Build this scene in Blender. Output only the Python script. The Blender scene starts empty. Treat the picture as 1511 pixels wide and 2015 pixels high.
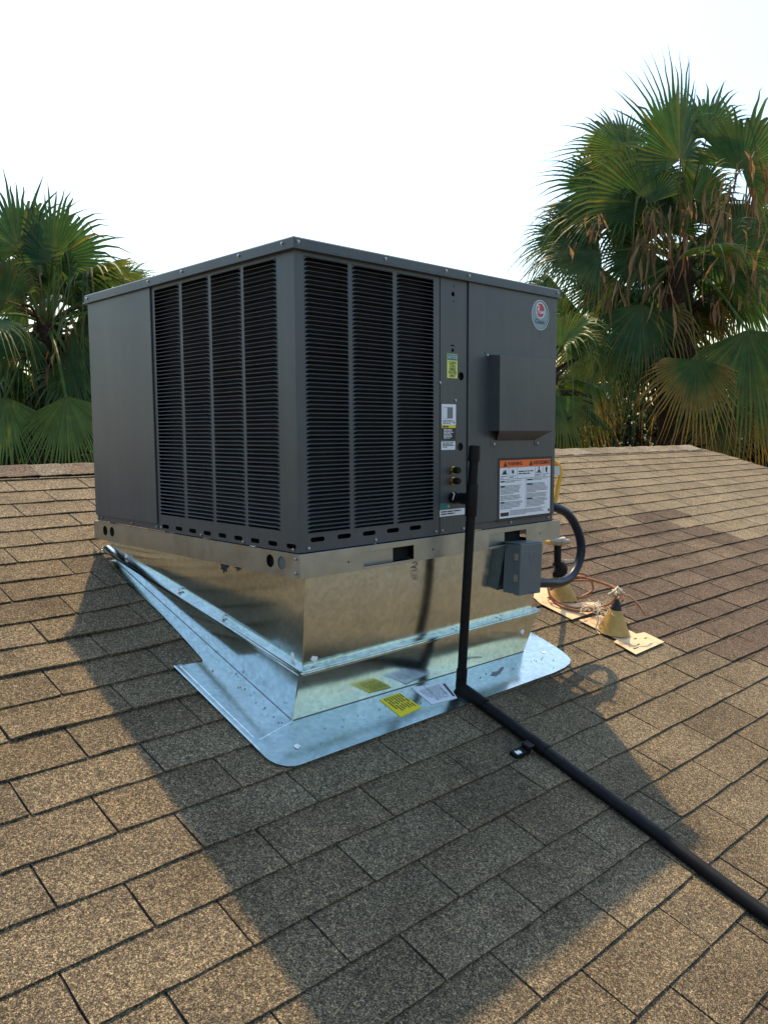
import bpy, bmesh, math, random
from mathutils import Vector, Matrix
from mathutils.geometry import tessellate_polygon
random.seed(7)
V = Vector
scn = bpy.context.scene
col = scn.collection

# ------------------------------------------------------------------ camera
CAM = V((-1.37549, -1.77306, 0.32913))
yaw, pitch, roll, FPX = 0.806072, 0.0964287, -0.00514361, 1613.5566
fw = V((math.cos(yaw) * math.cos(pitch), math.sin(yaw) * math.cos(pitch), -math.sin(pitch)))
rt = V((math.sin(yaw), -math.cos(yaw), 0.0)); up = rt.cross(fw)
rt, up = rt * math.cos(roll) + up * math.sin(roll), up * math.cos(roll) - rt * math.sin(roll)
cam_d = bpy.data.cameras.new('camera'); cam = bpy.data.objects.new('camera', cam_d); col.objects.link(cam)
m3 = Matrix((rt, up, -fw)).transposed()
cam.matrix_world = Matrix.Translation(CAM) @ m3.to_4x4()
cam_d.sensor_fit = 'HORIZONTAL'; cam_d.sensor_width = 36.0; cam_d.lens = 36.0 * FPX / 1511.0
cam_d.clip_start = 0.02; cam_d.clip_end = 2000
scn.camera = cam

# ------------------------------------------------------------------ sky, sun, exposure
SUN = V((0.325, 0.52, 1.0)).normalized()
w = bpy.data.worlds.new('World'); scn.world = w; w.use_nodes = True
nt = w.node_tree
bg = nt.nodes['Background']; sky = nt.nodes.new('ShaderNodeTexSky')
sky.sky_type = 'NISHITA'; sky.sun_disc = False
sky.sun_elevation = math.asin(SUN.z); sky.sun_rotation = math.atan2(SUN.x, SUN.y)
sky.altitude = 300; sky.air_density = 2.0; sky.dust_density = 2.6; sky.ozone_density = 6.0
nt.links.new(sky.outputs[0], bg.inputs[0]); bg.inputs[1].default_value = 0.15
sl = bpy.data.lights.new('sun', 'SUN'); sl.energy = 3.3; sl.angle = math.radians(0.8); sl.color = (1.0, 0.74, 0.45)
so = bpy.data.objects.new('sun', sl); col.objects.link(so)
so.rotation_euler = SUN.to_track_quat('Z', 'Y').to_euler(); so.location = (4, 6, 12)
vs = scn.view_settings
vs.view_transform = 'Standard'; vs.look = 'None'; vs.gamma = 1.0; vs.use_curve_mapping = False; vs.exposure = 0.80
scn.render.engine = 'CYCLES'
scn.cycles.max_bounces = 8; scn.cycles.transparent_max_bounces = 8

# ------------------------------------------------------------------ materials
def mat(name, base, rough=0.5, metal=0.0, spec=0.5, nodes=None):
    m = bpy.data.materials.new(name); m.use_nodes = True
    b = m.node_tree.nodes['Principled BSDF']
    b.inputs['Base Color'].default_value = (*base, 1); b.inputs['Roughness'].default_value = rough
    b.inputs['Metallic'].default_value = metal; b.inputs['Specular IOR Level'].default_value = spec
    if nodes: nodes(m.node_tree, b)
    return m
def N(t, kind, **kw):
    n = t.nodes.new(kind)
    for k, v in kw.items():
        if k in n.inputs: n.inputs[k].default_value = v
        else: setattr(n, k, v)
    return n
def pos(t): return N(t, 'ShaderNodeNewGeometry').outputs['Position']
def ramp(t, src, stops):
    r = N(t, 'ShaderNodeValToRGB'); e = r.color_ramp.elements
    while len(e) < len(stops): e.new(0.5)
    for q, (p, c) in zip(e, stops):
        q.position = p; q.color = (*c, 1) if len(c) == 3 else c
    t.links.new(src, r.inputs[0]); return r.outputs[0]
def noise(t, scale, detail=4, rough=0.6, vec=None):
    n = N(t, 'ShaderNodeTexNoise', Scale=scale, Detail=detail, Roughness=rough)
    t.links.new(vec if vec else pos(t), n.inputs['Vector']); return n.outputs['Fac']
def mix(t, a, b, fac=1.0, mode='MULTIPLY'):
    n = t.nodes.new('ShaderNodeMix'); n.data_type = 'RGBA'; n.blend_type = mode
    for s, i in ((a, 6), (b, 7)):
        if hasattr(s, 'links'): t.links.new(s, n.inputs[i])
        else: n.inputs[i].default_value = (*s, 1)
    if hasattr(fac, 'links'): t.links.new(fac, n.inputs[0])
    else: n.inputs[0].default_value = fac
    return n.outputs[2]
def bump(t, b, h, strength=0.2, dist=0.001):
    n = N(t, 'ShaderNodeBump', Strength=strength, Distance=dist)
    t.links.new(h, n.inputs['Height']); t.links.new(n.outputs[0], b.inputs['Normal'])

def shingle_nodes(t, b):
    at = N(t, 'ShaderNodeAttribute', attribute_name='tint')
    p = pos(t)
    v1 = N(t, 'ShaderNodeTexVoronoi', Scale=540.0); t.links.new(p, v1.inputs['Vector'])
    sp = N(t, 'ShaderNodeSeparateColor'); t.links.new(v1.outputs['Color'], sp.inputs[0])
    g = ramp(t, sp.outputs[0], [(0.0, (.20, .20, .205)), (0.40, (.60, .60, .61)), (0.72, (1.08, 1.07, 1.05)), (1.0, (2.5, 2.45, 2.3))])
    v2 = N(t, 'ShaderNodeTexVoronoi', Scale=190.0); t.links.new(p, v2.inputs['Vector'])
    sp2 = N(t, 'ShaderNodeSeparateColor'); t.links.new(v2.outputs['Color'], sp2.inputs[0])
    g2 = ramp(t, sp2.outputs[1], [(0.0, (.6, .6, .62)), (0.5, (.95, .95, .95)), (1.0, (1.5, 1.45, 1.35))])
    c = mix(t, at.outputs['Color'], g); c = mix(t, c, g2)
    big = ramp(t, noise(t, 3.2, 6, .62), [(0.3, (.74, .72, .70)), (0.5, (1, 1, 1)), (0.72, (1.18, 1.15, 1.1))])
    c = mix(t, c, big)
    st = ramp(t, noise(t, 11.0, 8, .7), [(0.30, (.55, .55, .56)), (0.42, (1, 1, 1)), (1, (1.05, 1.03, 1.0))])
    c = mix(t, c, st)
    t.links.new(c, b.inputs['Base Color'])
    bump(t, b, sp.outputs[0], 0.6, 0.0012)
M = {}
M['shingle'] = mat('shingle_granules', (.2, .15, .1), .95, spec=.15, nodes=shingle_nodes)
M['darkdeck'] = mat('deck_slot_shade', (.018, .017, .016), .95)  # near-black asphalt deck; its darkness stands in for shadow in the tab slots

def paint_nodes(t, b):
    n = noise(t, 2.5, 5); r = ramp(t, n, [(0.3, (.34, .34, .34)), (0.7, (.42, .42, .42))])
    t.links.new(r, b.inputs['Roughness'])
    c = ramp(t, noise(t, 6.0, 6, .65), [(0.3, (.054, .060, .064)), (0.7, (.069, .076, .081))]); mp = N(t, 'ShaderNodeMapping'); mp.inputs['Scale'].default_value = (38, 38, 1.6); t.links.new(pos(t), mp.inputs[0])
    stk = ramp(t, noise(t, 1.0, 4, .6, mp.outputs[0]), [(0.35, (.90, .90, .90)), (0.55, (1, 1, 1)), (0.75, (1.10, 1.09, 1.07))])
    c = mix(t, c, stk); t.links.new(c, b.inputs['Base Color'])
    bump(t, b, noise(t, 3.0, 2), .10, .01) if False else None
    bump(t, b, noise(t, 900, 2), .05, .0004)
M['paint'] = mat('charcoal_painted_steel', (.067, .068, .070), .45, nodes=paint_nodes)
M['coil'] = mat('dark_coil_fins', (.0045, .0046, .0055), .6, spec=.2)
M['void'] = mat('painted_dark_interior', (.006, .006, .006), .9)  # near-black colour paints the unlit inside seen through openings
def galv_nodes(t, b):
    v = N(t, 'ShaderNodeTexVoronoi', Scale=70.0); t.links.new(pos(t), v.inputs['Vector'])
    sp = N(t, 'ShaderNodeSeparateColor'); t.links.new(v.outputs['Color'], sp.inputs[0])
    c = ramp(t, sp.outputs[0], [(0, (.57, .635, .605)), (1, (.70, .765, .735))])
    sm = ramp(t, noise(t, 5.0, 5, .6), [(0.35, (.90, .91, .91)), (0.55, (1, 1, 1))])
    t.links.new(mix(t, c, sm), b.inputs['Base Color'])
    r = ramp(t, noise(t, 6, 3), [(0.3, (.12, .12, .12)), (0.7, (.20, .20, .20))]); t.links.new(r, b.inputs['Roughness'])
    bump(t, b, noise(t, 2.6, 1, .4), .36, .014)
M['galv'] = mat('galvanised_sheet', (.55, .58, .59), .16, 1.0, nodes=galv_nodes)
def rail_nodes(t, b):
    sm = ramp(t, noise(t, 9.0, 7, .7), [(0.3, (.34, .36, .355)), (0.7, (.45, .475, .465))]); t.links.new(sm, b.inputs['Base Color'])
    r = ramp(t, noise(t, 20, 5), [(0.3, (.30, .30, .30)), (0.7, (.42, .42, .42))]); t.links.new(r, b.inputs['Roughness'])
M['rail'] = mat('galvanised_rail', (.6, .62, .62), .35, 1.0, nodes=rail_nodes)
M['screw'] = mat('zinc_screw', (.45, .46, .47), .32, 1.0)
M['brass'] = mat('old_brass', (.45, .30, .10), .35, 1.0)
def pvc_nodes(t, b):
    c = ramp(t, noise(t, 30, 6, .7), [(0.35, (.0032, .0032, .0036)), (0.62, (.006, .006, .0065)), (0.8, (.022, .021, .020))]); t.links.new(c, b.inputs['Base Color'])
    r = ramp(t, noise(t, 18, 4), [(0.3, (.42, .42, .42)), (0.7, (.65, .65, .65))]); t.links.new(r, b.inputs['Roughness'])
M['pvc'] = mat('black_painted_pipe', (.004, .004, .0045), .55, spec=.2, nodes=pvc_nodes)
M['caulk'] = mat('white_caulk', (.78, .78, .76), .7)
M['white'] = mat('white_label', (.74, .76, .80), .45)
M['yellow'] = mat('yellow_label', (.78, .62, .01), .45)
M['lime'] = mat('pale_yellow_label', (.72, .74, .16), .45)
M['teal'] = mat('teal_print', (.03, .16, .17), .5)
M['orange'] = mat('orange_print', (.86, .15, .02), .5)
M['ink'] = mat('black_print', (.012, .012, .014), .5)
M['greyink'] = mat('grey_print', (.16, .17, .18), .5)
M['silver'] = mat('badge_silver_blue', (.17, .25, .30), .35, .4)
M['red'] = mat('badge_red', (.42, .012, .035), .35)
def box_nodes(t, b):
    c = ramp(t, noise(t, 8, 5), [(0.3, (.082, .102, .108)), (0.7, (.10, .122, .128))]); t.links.new(c, b.inputs['Base Color'])
M['boxgrey'] = mat('grey_box_paint', (.12, .14, .15), .42, nodes=box_nodes)
M['conduit'] = mat('navy_conduit', (.007, .011, .026), .38, spec=.3)
def cone_nodes(t, b):
    c = ramp(t, noise(t, 12, 6, .7), [(0.3, (.30, .16, .03)), (0.55, (.47, .29, .07)), (0.8, (.52, .36, .12))]); t.links.new(c, b.inputs['Base Color'])
M['cone'] = mat('painted_flashing_yellow', (.5, .36, .1), .6, nodes=cone_nodes)
def plate_nodes(t, b):
    c = ramp(t, noise(t, 16, 7, .7), [(0.28, (.45, .24, .10)), (0.45, (.72, .49, .26)), (0.8, (.78, .57, .34))]); t.links.new(c, b.inputs['Base Color'])
M['plate'] = mat('painted_flashing_peach', (.78, .58, .36), .6, nodes=plate_nodes)
M['tar'] = mat('roof_tar', (.009, .009, .009), .65)
def moss_nodes(t, b):
    c = ramp(t, noise(t, 90, 6, .8), [(0.35, (.02, .02, .012)), (0.55, (.12, .11, .05)), (0.8, (.30, .27, .14))]); t.links.new(c, b.inputs['Base Color'])
M['moss'] = mat('weathered_wrap', (.1, .1, .05), .9, nodes=moss_nodes)
def copper_nodes(t, b):
    c = ramp(t, noise(t, 40, 5, .7), [(0.3, (.16, .055, .02)), (0.6, (.38, .15, .055)), (0.8, (.50, .25, .11))]); t.links.new(c, b.inputs['Base Color'])
M['copper'] = mat('weathered_copper_wire', (.45, .2, .08), .5, nodes=copper_nodes)
M['string'] = mat('pale_string', (.62, .56, .40), .8)
M['steel'] = mat('weathered_steel_fitting', (.36, .33, .27), .45, .8)
M['gasyellow'] = mat('yellow_gas_line', (.70, .36, .02), .45)
M['tag'] = mat('white_tag', (.7, .72, .72), .5)

def leaf_nodes(t, b):
    at = N(t, 'ShaderNodeAttribute', attribute_name='tint')
    n = ramp(t, noise(t, 7, 4), [(0.3, (.75, .75, .75)), (0.7, (1.2, 1.2, 1.2))])
    c = mix(t, at.outputs['Color'], n); t.links.new(c, b.inputs['Base Color'])
    tr = N(t, 'ShaderNodeBsdfTranslucent'); c2 = mix(t, c, (1.5, 1.35, .7)); t.links.new(c2, tr.inputs['Color'])
    ms = N(t, 'ShaderNodeMixShader'); ms.inputs[0].default_value = .40
    t.links.new(b.outputs[0], ms.inputs[1]); t.links.new(tr.outputs[0], ms.inputs[2])
    t.links.new(ms.outputs[0], t.nodes['Material Output'].inputs['Surface'])
M['leaf'] = mat('palm_leaf', (.05, .09, .03), .45, spec=.25, nodes=leaf_nodes)
M['shrubleaf'] = mat('shrub_leaf', (.03, .04, .02), .75, spec=.12, nodes=lambda t, b: t.links.new(N(t, 'ShaderNodeAttribute', attribute_name='tint').outputs['Color'], b.inputs['Base Color']))
def trunk_nodes(t, b):
    c = ramp(t, noise(t, 25, 6, .7), [(0.3, (.012, .008, .006)), (0.6, (.06, .035, .022)), (0.85, (.15, .09, .055))]); t.links.new(c, b.inputs['Base Color'])
    bump(t, b, noise(t, 40, 6), .8, .02)
M['trunk'] = mat('palm_trunk_fibre', (.06, .04, .03), .95, spec=.1, nodes=trunk_nodes)
def ground_nodes(t, b):
    c = ramp(t, noise(t, .6, 8, .65), [(0.3, (.07, .06, .04)), (0.7, (.13, .11, .075))]); t.links.new(c, b.inputs['Base Color'])
M['ground'] = mat('dry_sandy_ground', (.25, .2, .14), .95, nodes=ground_nodes)

# ------------------------------------------------------------------ builders
class MB:
    def __init__(s): s.v, s.f, s.c, s.cur = [], [], [], (1, 1, 1)
    def add(s, vs, fs, c=None):
        o = len(s.v); s.v += [V(p) for p in vs]; s.f += [tuple(i + o for i in f) for f in fs]
        s.c += [c or s.cur] * len(vs) if not isinstance(c, list) else c
    def box(s, x0, x1, y0, y1, z0, z1, T=None):
        vs = [V((x, y, z)) for z in (z0, z1) for y in (y0, y1) for x in (x0, x1)]
        if T: vs = [T @ p for p in vs]
        s.add(vs, [(0, 2, 3, 1), (4, 5, 7, 6), (0, 1, 5, 4), (2, 6, 7, 3), (0, 4, 6, 2), (1, 3, 7, 5)])
    def tube(s, path, r, n=10, caps=True, flat=1.0, c=None, twist=0):
        path = [V(p) for p in path]; K = len(path); rs = r if isinstance(r, (list, tuple)) else [r] * K
        ref = None; vs = []; cc = []
        for i, p in enumerate(path):
            t = (path[min(i + 1, K - 1)] - path[max(i - 1, 0)]).normalized()
            if ref is None: ref = t.orthogonal().normalized()
            ref = (ref - t * ref.dot(t)).normalized(); b = t.cross(ref)
            for k in range(n):
                a = 2 * math.pi * k / n
                vs.append(p + (ref * math.cos(a) + b * math.sin(a) * flat) * rs[i])
        fs = [(i * n + k, i * n + (k + 1) % n, (i + 1) * n + (k + 1) % n, (i + 1) * n + k) for i in range(K - 1) for k in range(n)]
        if caps: fs += [tuple(range(n - 1, -1, -1)), tuple((K - 1) * n + k for k in range(n))]
        s.add(vs, fs, c)
    def lathe(s, base, axis, prof, n=24):
        base, axis = V(base), V(axis).normalized(); s.tube2(base, axis, prof, n)
    def tube2(s, base, axis, prof, n):
        u = axis.orthogonal().normalized(); b = axis.cross(u); vs = []
        for h, r in prof:
            for k in range(n):
                a = 2 * math.pi * k / n; vs.append(base + axis * h + (u * math.cos(a) + b * math.sin(a)) * r)
        K = len(prof)
        fs = [(i * n + k, i * n + (k + 1) % n, (i + 1) * n + (k + 1) % n, (i + 1) * n + k) for i in range(K - 1) for k in range(n)]
        fs += [tuple(range(n - 1, -1, -1)), tuple((K - 1) * n + k for k in range(n))]
        s.add(vs, fs)
    def plate(s, O, U, W, outer, holes=(), th=0.002):
        """sheet with real openings; outline in (u,v), front face looks along U x W, thickness goes back"""
        O, U, W = V(O), V(U), V(W); n = U.cross(W).normalized()
        loops = [list(outer)] + [list(h) for h in holes]
        tris = tessellate_polygon([[V((a, b, 0)) for a, b in lp] for lp in loops])
        flat = [p for lp in loops for p in lp]; k = len(flat)
        vs = [O + U * a + W * b for a, b in flat] + [O + U * a + W * b - n * th for a, b in flat]
        fs = []
        for t in tris:
            p = [flat[i] for i in t]
            ar = (p[1][0] - p[0][0]) * (p[2][1] - p[0][1]) - (p[2][0] - p[0][0]) * (p[1][1] - p[0][1])
            t = tuple(t) if ar > 0 else tuple(reversed(t))
            fs.append(t); fs.append(tuple(i + k for i in reversed(t)))
        o = 0
        for j, lp in enumerate(loops):
            m = len(lp); ar = sum(lp[i][0] * lp[(i + 1) % m][1] - lp[(i + 1) % m][0] * lp[i][1] for i in range(m))
            for i in range(m):
                a, b = o + i, o + (i + 1) % m
                q = (b, a, a + k, b + k)
                if (ar < 0) != (j > 0): q = q[::-1]
                fs.append(q)
            o += m
        s.add(vs, fs)
    def build(s, name, m, parent=None, origin=None, bevel=0, smooth=False, tint=False, label=None):
        o = V(origin) if origin is not None else (sum(s.v, V((0, 0, 0))) / max(1, len(s.v)))
        me = bpy.data.meshes.new(name); me.from_pydata([p - o for p in s.v], [], s.f)
        if tint:
            a = me.color_attributes.new('tint', 'FLOAT_COLOR', 'POINT')
            a.data.foreach_set('color', [x for c in s.c for x in (c[0], c[1], c[2], 1.0)])
        me.materials.append(m if not isinstance(m, str) else M[m])
        if smooth is True:
            me.polygons.foreach_set('use_smooth', [True] * len(me.polygons))
        elif smooth:
            me.polygons.foreach_set('use_smooth', [True] * len(me.polygons)); me.set_sharp_from_angle(angle=math.radians(smooth))
        me.update()
        ob = bpy.data.objects.new(name, me); col.objects.link(ob)
        place(ob, o, parent)
        if bevel:
            md = ob.modifiers.new('bevel', 'BEVEL'); md.width = bevel; md.segments = 2; md.limit_method = 'ANGLE'
        if label: ob['label'] = label
        return ob
WPOS = {}
def place(ob, o, parent):
    WPOS[ob.name] = V(o)
    if parent is not None: ob.parent = parent; ob.location = V(o) - WPOS[parent.name]
    else: ob.location = V(o)
def thing(name, loc, label, cat, group=None):
    e = bpy.data.objects.new(name, None); col.objects.link(e); e.empty_display_size = .1
    WPOS[e.name] = V(loc); e.location = loc; tag(e, label, cat, group); return e
def tag(o, label, cat, group=None):
    o['label'] = label; o['category'] = cat
    if group: o['group'] = group
    return o
def dup_part(o, parent, loc, rot=None):
    c = o.copy(); col.objects.link(c); place(c, V(loc), parent)
    if rot is not None: c.rotation_euler = rot
    return c
def text(body, size, O, U, W, m, parent, align='LEFT', name='lettering', squash=1.0, bold=0.0):
    cu = bpy.data.curves.new(name, 'FONT'); cu.body = body; cu.size = size; cu.align_x = align; cu.align_y = 'CENTER'
    cu.resolution_u = 3; cu.offset = bold
    cu.materials.append(M[m]); tmp = bpy.data.objects.new('tmp', cu); me = bpy.data.meshes.new_from_object(tmp); bpy.data.objects.remove(tmp)
    ob = bpy.data.objects.new(name, me); col.objects.link(ob)
    U, W = V(U).normalized(), V(W).normalized()
    place(ob, O, parent); ob.rotation_euler = Matrix((U, W, U.cross(W))).transposed().to_euler(); ob.scale.x = squash
    return ob
def rect(a0, a1, b0, b1): return [(a0, b0), (a1, b0), (a1, b1), (a0, b1)]
def stadium(cu, cv, w, h, n=6):
    r = h / 2; pts = []
    for sgn, st in ((1, -math.pi / 2), (-1, math.pi / 2)):
        for k in range(n + 1):
            a = st + math.pi * k / n; pts.append((cu + sgn * (w / 2 - r) + r * math.cos(a), cv + r * math.sin(a)))
    return pts
def circ(cu, cv, r, n=20, ry=None): return [(cu + r * math.cos(2 * math.pi * k / n), cv + (ry or r) * math.sin(2 * math.pi * k / n)) for k in range(n)]
def roundrect(a0, a1, b0, b1, r, n=5, corners=(1, 1, 1, 1)):
    pts = []
    for (cx, cy, st, on) in ((a0, b0, 180, corners[0]), (a1, b0, 270, corners[1]), (a1, b1, 0, corners[2]), (a0, b1, 90, corners[3])):
        if not on: pts.append((cx, cy)); continue
        ox, oy = cx + (r if cx == a0 else -r), cy + (r if cy == b0 else -r)
        for k in range(n + 1):
            a = math.radians(st + 90 * k / n); pts.append((ox + r * math.cos(a), oy + r * math.sin(a)))
    return pts
def smooth_path(pts, n=8):
    P = [V(p) for p in pts]; P = [P[0] * 2 - P[1]] + P + [P[-1] * 2 - P[-2]]; out = []
    for i in range(1, len(P) - 2):
        a, b, c, d = P[i - 1:i + 3]
        for k in range(n):
            t = k / n
            out.append(.5 * ((2 * b) + (c - a) * t + (2 * a - 5 * b + 4 * c - d) * t * t + (3 * b - a - 3 * c + d) * t ** 3))
    return out + [P[-2]]

# ------------------------------------------------------------------ roof
RS, RA = 0.31, -0.505
CS = math.sqrt(1 + RS * RS)
RN = V((0, -RS, 1)) / CS; RT = V((0, 1, RS)) / CS; RX = V((1, 0, 0))
def roof(x, y, h=0.0): return V((x, y, RA + RS * y)) + RN * h
def roofv(x, v, h=0.0): return roof(x, v / CS, h)
RIDGE = 2.19
g = MB(); g.add([(-1500, -1500, -3.6), (1500, -1500, -3.6), (1500, 1500, -3.6), (-1500, 1500, -3.6)], [(0, 1, 2, 3)])
ob = g.build('ground', 'ground'); ob['kind'] = 'structure'
def rake(y):
    tb = [(2.3, 6.72), (2.2, 6.80), (2.05, 6.95), (1.88, 7.02), (1.69, 7.06), (1.45, 7.07), (-9, 7.07)]
    for (ya, xa), (yb, xb) in zip(tb, tb[1:]):
        if y >= yb: return xa + (xb - xa) * (ya - y) / (ya - yb)
    return 7.07
deck = MB()
ys = [-2.6, 1.45, 1.69, 1.88, 2.05, RIDGE]
top = [roof(rake(y), y, -.002) for y in ys] + [roof(-2.6, RIDGE, -.002), roof(-2.6, -2.6, -.002)]
zr = RA + RS * RIDGE
n = len(top); bot = [p - V((0, 0, .12)) for p in top]
deck.add(top + bot, [tuple(range(n)), tuple(range(2 * n - 1, n - 1, -1))] + [(i, i + n, (i + 1) % n + n, (i + 1) % n) for i in range(n) if i != 5])
bk = [V((rake(RIDGE), RIDGE, zr - .003)), V((7.07, RIDGE + 2.5, zr - RS * 2.5)), V((-2.6, RIDGE + 2.5, zr - RS * 2.5)), V((-2.6, RIDGE, zr - .003))]
bk2 = [p - V((0, 0, .12)) for p in bk]
deck.add(bk + bk2, [(0, 1, 2, 3), (7, 6, 5, 4), (0, 4, 5, 1), (1, 5, 6, 2), (2, 6, 7, 3)])
roof_ob = deck.build('roof', 'darkdeck', origin=(2, 0, RA)); roof_ob['kind'] = 'structure'

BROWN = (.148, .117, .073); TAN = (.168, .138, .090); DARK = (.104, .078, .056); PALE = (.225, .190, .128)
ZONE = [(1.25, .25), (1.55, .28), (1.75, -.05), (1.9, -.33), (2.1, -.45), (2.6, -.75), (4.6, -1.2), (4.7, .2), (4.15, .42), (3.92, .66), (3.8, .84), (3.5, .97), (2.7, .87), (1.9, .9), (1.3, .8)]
def inside(p, poly):
    r = False
    for (x0, y0), (x1, y1) in zip(poly, poly[1:] + poly[:1]):
        if (y0 > p[1]) != (y1 > p[1]) and p[0] < (x1 - x0) * (p[1] - y0) / (y1 - y0) + x0: r = not r
    return r
def proj(p):
    d = p - CAM; z = d.dot(fw)
    return (755.5 + FPX * d.dot(rt) / z, 1007.5 - FPX * d.dot(up) / z, z) if z > .1 else (-9999, 0, z)
def lerp3(a, b, t): return tuple(x + (y - x) * t for x, y in zip(a, b))
FL_EDGE = [(.40, -.070), (.565, -.056), (.715, -.046), (.83, -.042), (.963, -.042), (1.111, -.030)]
def flange_edge(y):
    if y < .40: return None
    for (ya, xa), (yb, xb) in zip(FL_EDGE, FL_EDGE[1:]):
        if y <= yb: return xa + (xb - xa) * (y - ya) / (yb - ya)
    return -.03
def tab(x0, x1, v0, v1, tint, hB=.0065, cutL=None, cutR=None, lift=None, curl=0.0, rnd=random):
    """one shingle tab: wavy exposed face, butt edge and sides. v0 lower edge, v1 upper edge (runs under the next course)"""
    nx, nv = 5, 3; mb = MB(); vs = []; cs = []
    jl = [rnd.uniform(-.0013, .0013) for _ in range(nx + 1)]; ph = rnd.uniform(0, 6)
    for j in range(nv + 1):
        t = j / nv
        for i in range(nx + 1):
            s = i / nx; v = v0 + (v1 - v0) * t + (jl[i] + .001 * math.sin(ph + 5 * s)) * (1 - t)
            xl, xr = x0, x1
            if cutR is not None: xr = min(x1, cutR(v / CS))
            if cutL is not None: xl = max(x0, cutL(v / CS))
            x = xl + (xr - xl) * s
            if i in (0, nx) and cutR is None: x += jl[j] * .7
            h = hB * (1 - t) + (.0012 * math.sin(ph + 7 * s)) * (1 - t) + curl * (1 - t) ** 2 * (.4 + .6 * math.sin(math.pi * s + ph * .2) ** 2)
            if lift: h += lift(x, v / CS)
            vs.append(roofv(x, v, h))
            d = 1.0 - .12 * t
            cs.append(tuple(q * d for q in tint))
    W = nx + 1
    fs = [(j * W + i, j * W + i + 1, (j + 1) * W + i + 1, (j + 1) * W + i) for j in range(nv) for i in range(nx)]
    k = len(vs)
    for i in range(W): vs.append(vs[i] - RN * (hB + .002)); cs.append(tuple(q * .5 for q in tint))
    fs += [(i + 1, i, k + i, k + i + 1) for i in range(nx)]
    k2 = len(vs)
    for side in (0, nx):
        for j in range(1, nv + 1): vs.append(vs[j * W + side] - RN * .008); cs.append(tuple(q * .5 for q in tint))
    for q, side in enumerate((0, nx)):
        prev_t, prev_b = side, k + side
        for j in range(1, nv + 1):
            tt, bb = j * W + side, k2 + q * nv + j - 1
            fs.append((prev_t, tt, bb, prev_b) if side == 0 else (tt, prev_t, prev_b, bb)); prev_t, prev_b = tt, bb
    mb.add(vs, fs, cs); return mb
rows = []
v = .139; k = 0
while v > -2.5: rows.append((v - .1345 - (0 if k else -.0015), v, k)); v -= .1345; k += 1
v = .139; k = -1
while v < RIDGE * CS - .06: rows.append((v, v + .1415, k)); v += .1415; k -= 1
TABW = .3243
rn = random.Random(11)
tabs = []
def rlift(x, y):
    e = flange_edge(y)
    if e is None or x > .2: return 0
    d = e - x
    return .010 * max(0, 1 - d / .22) ** 2 if d > -.05 else .010
for (va, vb, k) in rows:
    yc = (va + vb) / 2 / CS
    ph = -.42 + .1365 * k + (0 if k >= -3 else rn.uniform(-.05, .05))
    i0 = math.floor((-2.6 - ph) / TABW)
    shiftR = rn.uniform(-.16, .16) if -7 <= k else 0
    for i in range(i0, i0 + 32):
        x0, x1 = ph + i * TABW, ph + (i + 1) * TABW
        if x0 < -2.6: continue
        xm = (x0 + x1) / 2
        zone = inside((xm, yc), ZONE)
        if x0 > 1.95 and k < 1: x0 += shiftR; x1 += shiftR
        if x0 > rake(yc): continue
        kw = {}
        if x0 > .04 and x1 < 1.02 and yc > .16 and yc < 1.02: continue
        if yc > .39 and yc < 1.13 and x1 > -.10 and x0 < .2:
            if x0 > -.05: continue
            kw['cutR'] = flange_edge; kw['lift'] = rlift
        elif yc > .39 and yc < 1.13 and -.4 < x1 <= -.10: kw['lift'] = rlift
        if yc > .10 and yc < 1.1 and .2 < x1 and .0 < x0 < 1.17:
            if x1 < 1.2: continue
            kw['cutL'] = lambda y: 1.168 + (.06 if y < .2 else 0)
        if x1 > rake(yc) - .02: kw['cutR'] = lambda y: rake(y) + .01
        gap_ = .0027 if x0 < 1.2 else .0042
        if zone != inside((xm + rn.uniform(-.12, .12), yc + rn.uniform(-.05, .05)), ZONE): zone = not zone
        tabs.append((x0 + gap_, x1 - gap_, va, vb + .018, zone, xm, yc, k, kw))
def score(t):
    c = roof(t[5], t[6]); px, py, z = proj(c)
    if z < .3 or not (-120 < px < 1640 and 800 < py < 2180): return 0
    if t[5] > -.05 and t[5] < 1.05 and .1 < t[6] < 1.1: return 0
    vd = (CAM - c).normalized()
    return abs(vd.dot(RN)) / (z * z)
tabs.sort(key=score, reverse=True)
rest = MB()
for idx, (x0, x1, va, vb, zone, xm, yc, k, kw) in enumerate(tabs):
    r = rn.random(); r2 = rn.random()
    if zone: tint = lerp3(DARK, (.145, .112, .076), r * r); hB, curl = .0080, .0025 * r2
    else:
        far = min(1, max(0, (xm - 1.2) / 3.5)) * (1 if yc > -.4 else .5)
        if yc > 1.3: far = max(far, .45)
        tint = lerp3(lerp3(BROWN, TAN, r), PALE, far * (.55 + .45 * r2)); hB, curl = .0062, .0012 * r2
        if r2 > .86: tint = tuple(q * .84 for q in tint)
    if -.75 < xm < -.1 and .3 < yc < .85 and r2 > .5: curl += .005
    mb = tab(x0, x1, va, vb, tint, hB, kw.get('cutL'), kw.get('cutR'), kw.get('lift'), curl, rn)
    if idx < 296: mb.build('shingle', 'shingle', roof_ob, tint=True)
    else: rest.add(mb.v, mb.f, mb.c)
    if zone and r > .35:   # old doubled layer peeping out below the tab
        t2 = tab(x0 + .05 * r2, x1 + .05 * r2, va - .016, va + .05, tuple(q * .8 for q in tint), .003, rnd=rn); rest.add(t2.v, t2.f, t2.c)
o = rest.build('shingle', 'shingle', roof_ob, tint=True); o['kind'] = 'stuff'
# doubled strips below two courses left of the unit
for (xa, xb, vv, ty) in ((-.62, -.06, .694, 0), (-.33, -.06, .69, 0), (-.40, -.05, .552, 0)):
    pass
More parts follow.
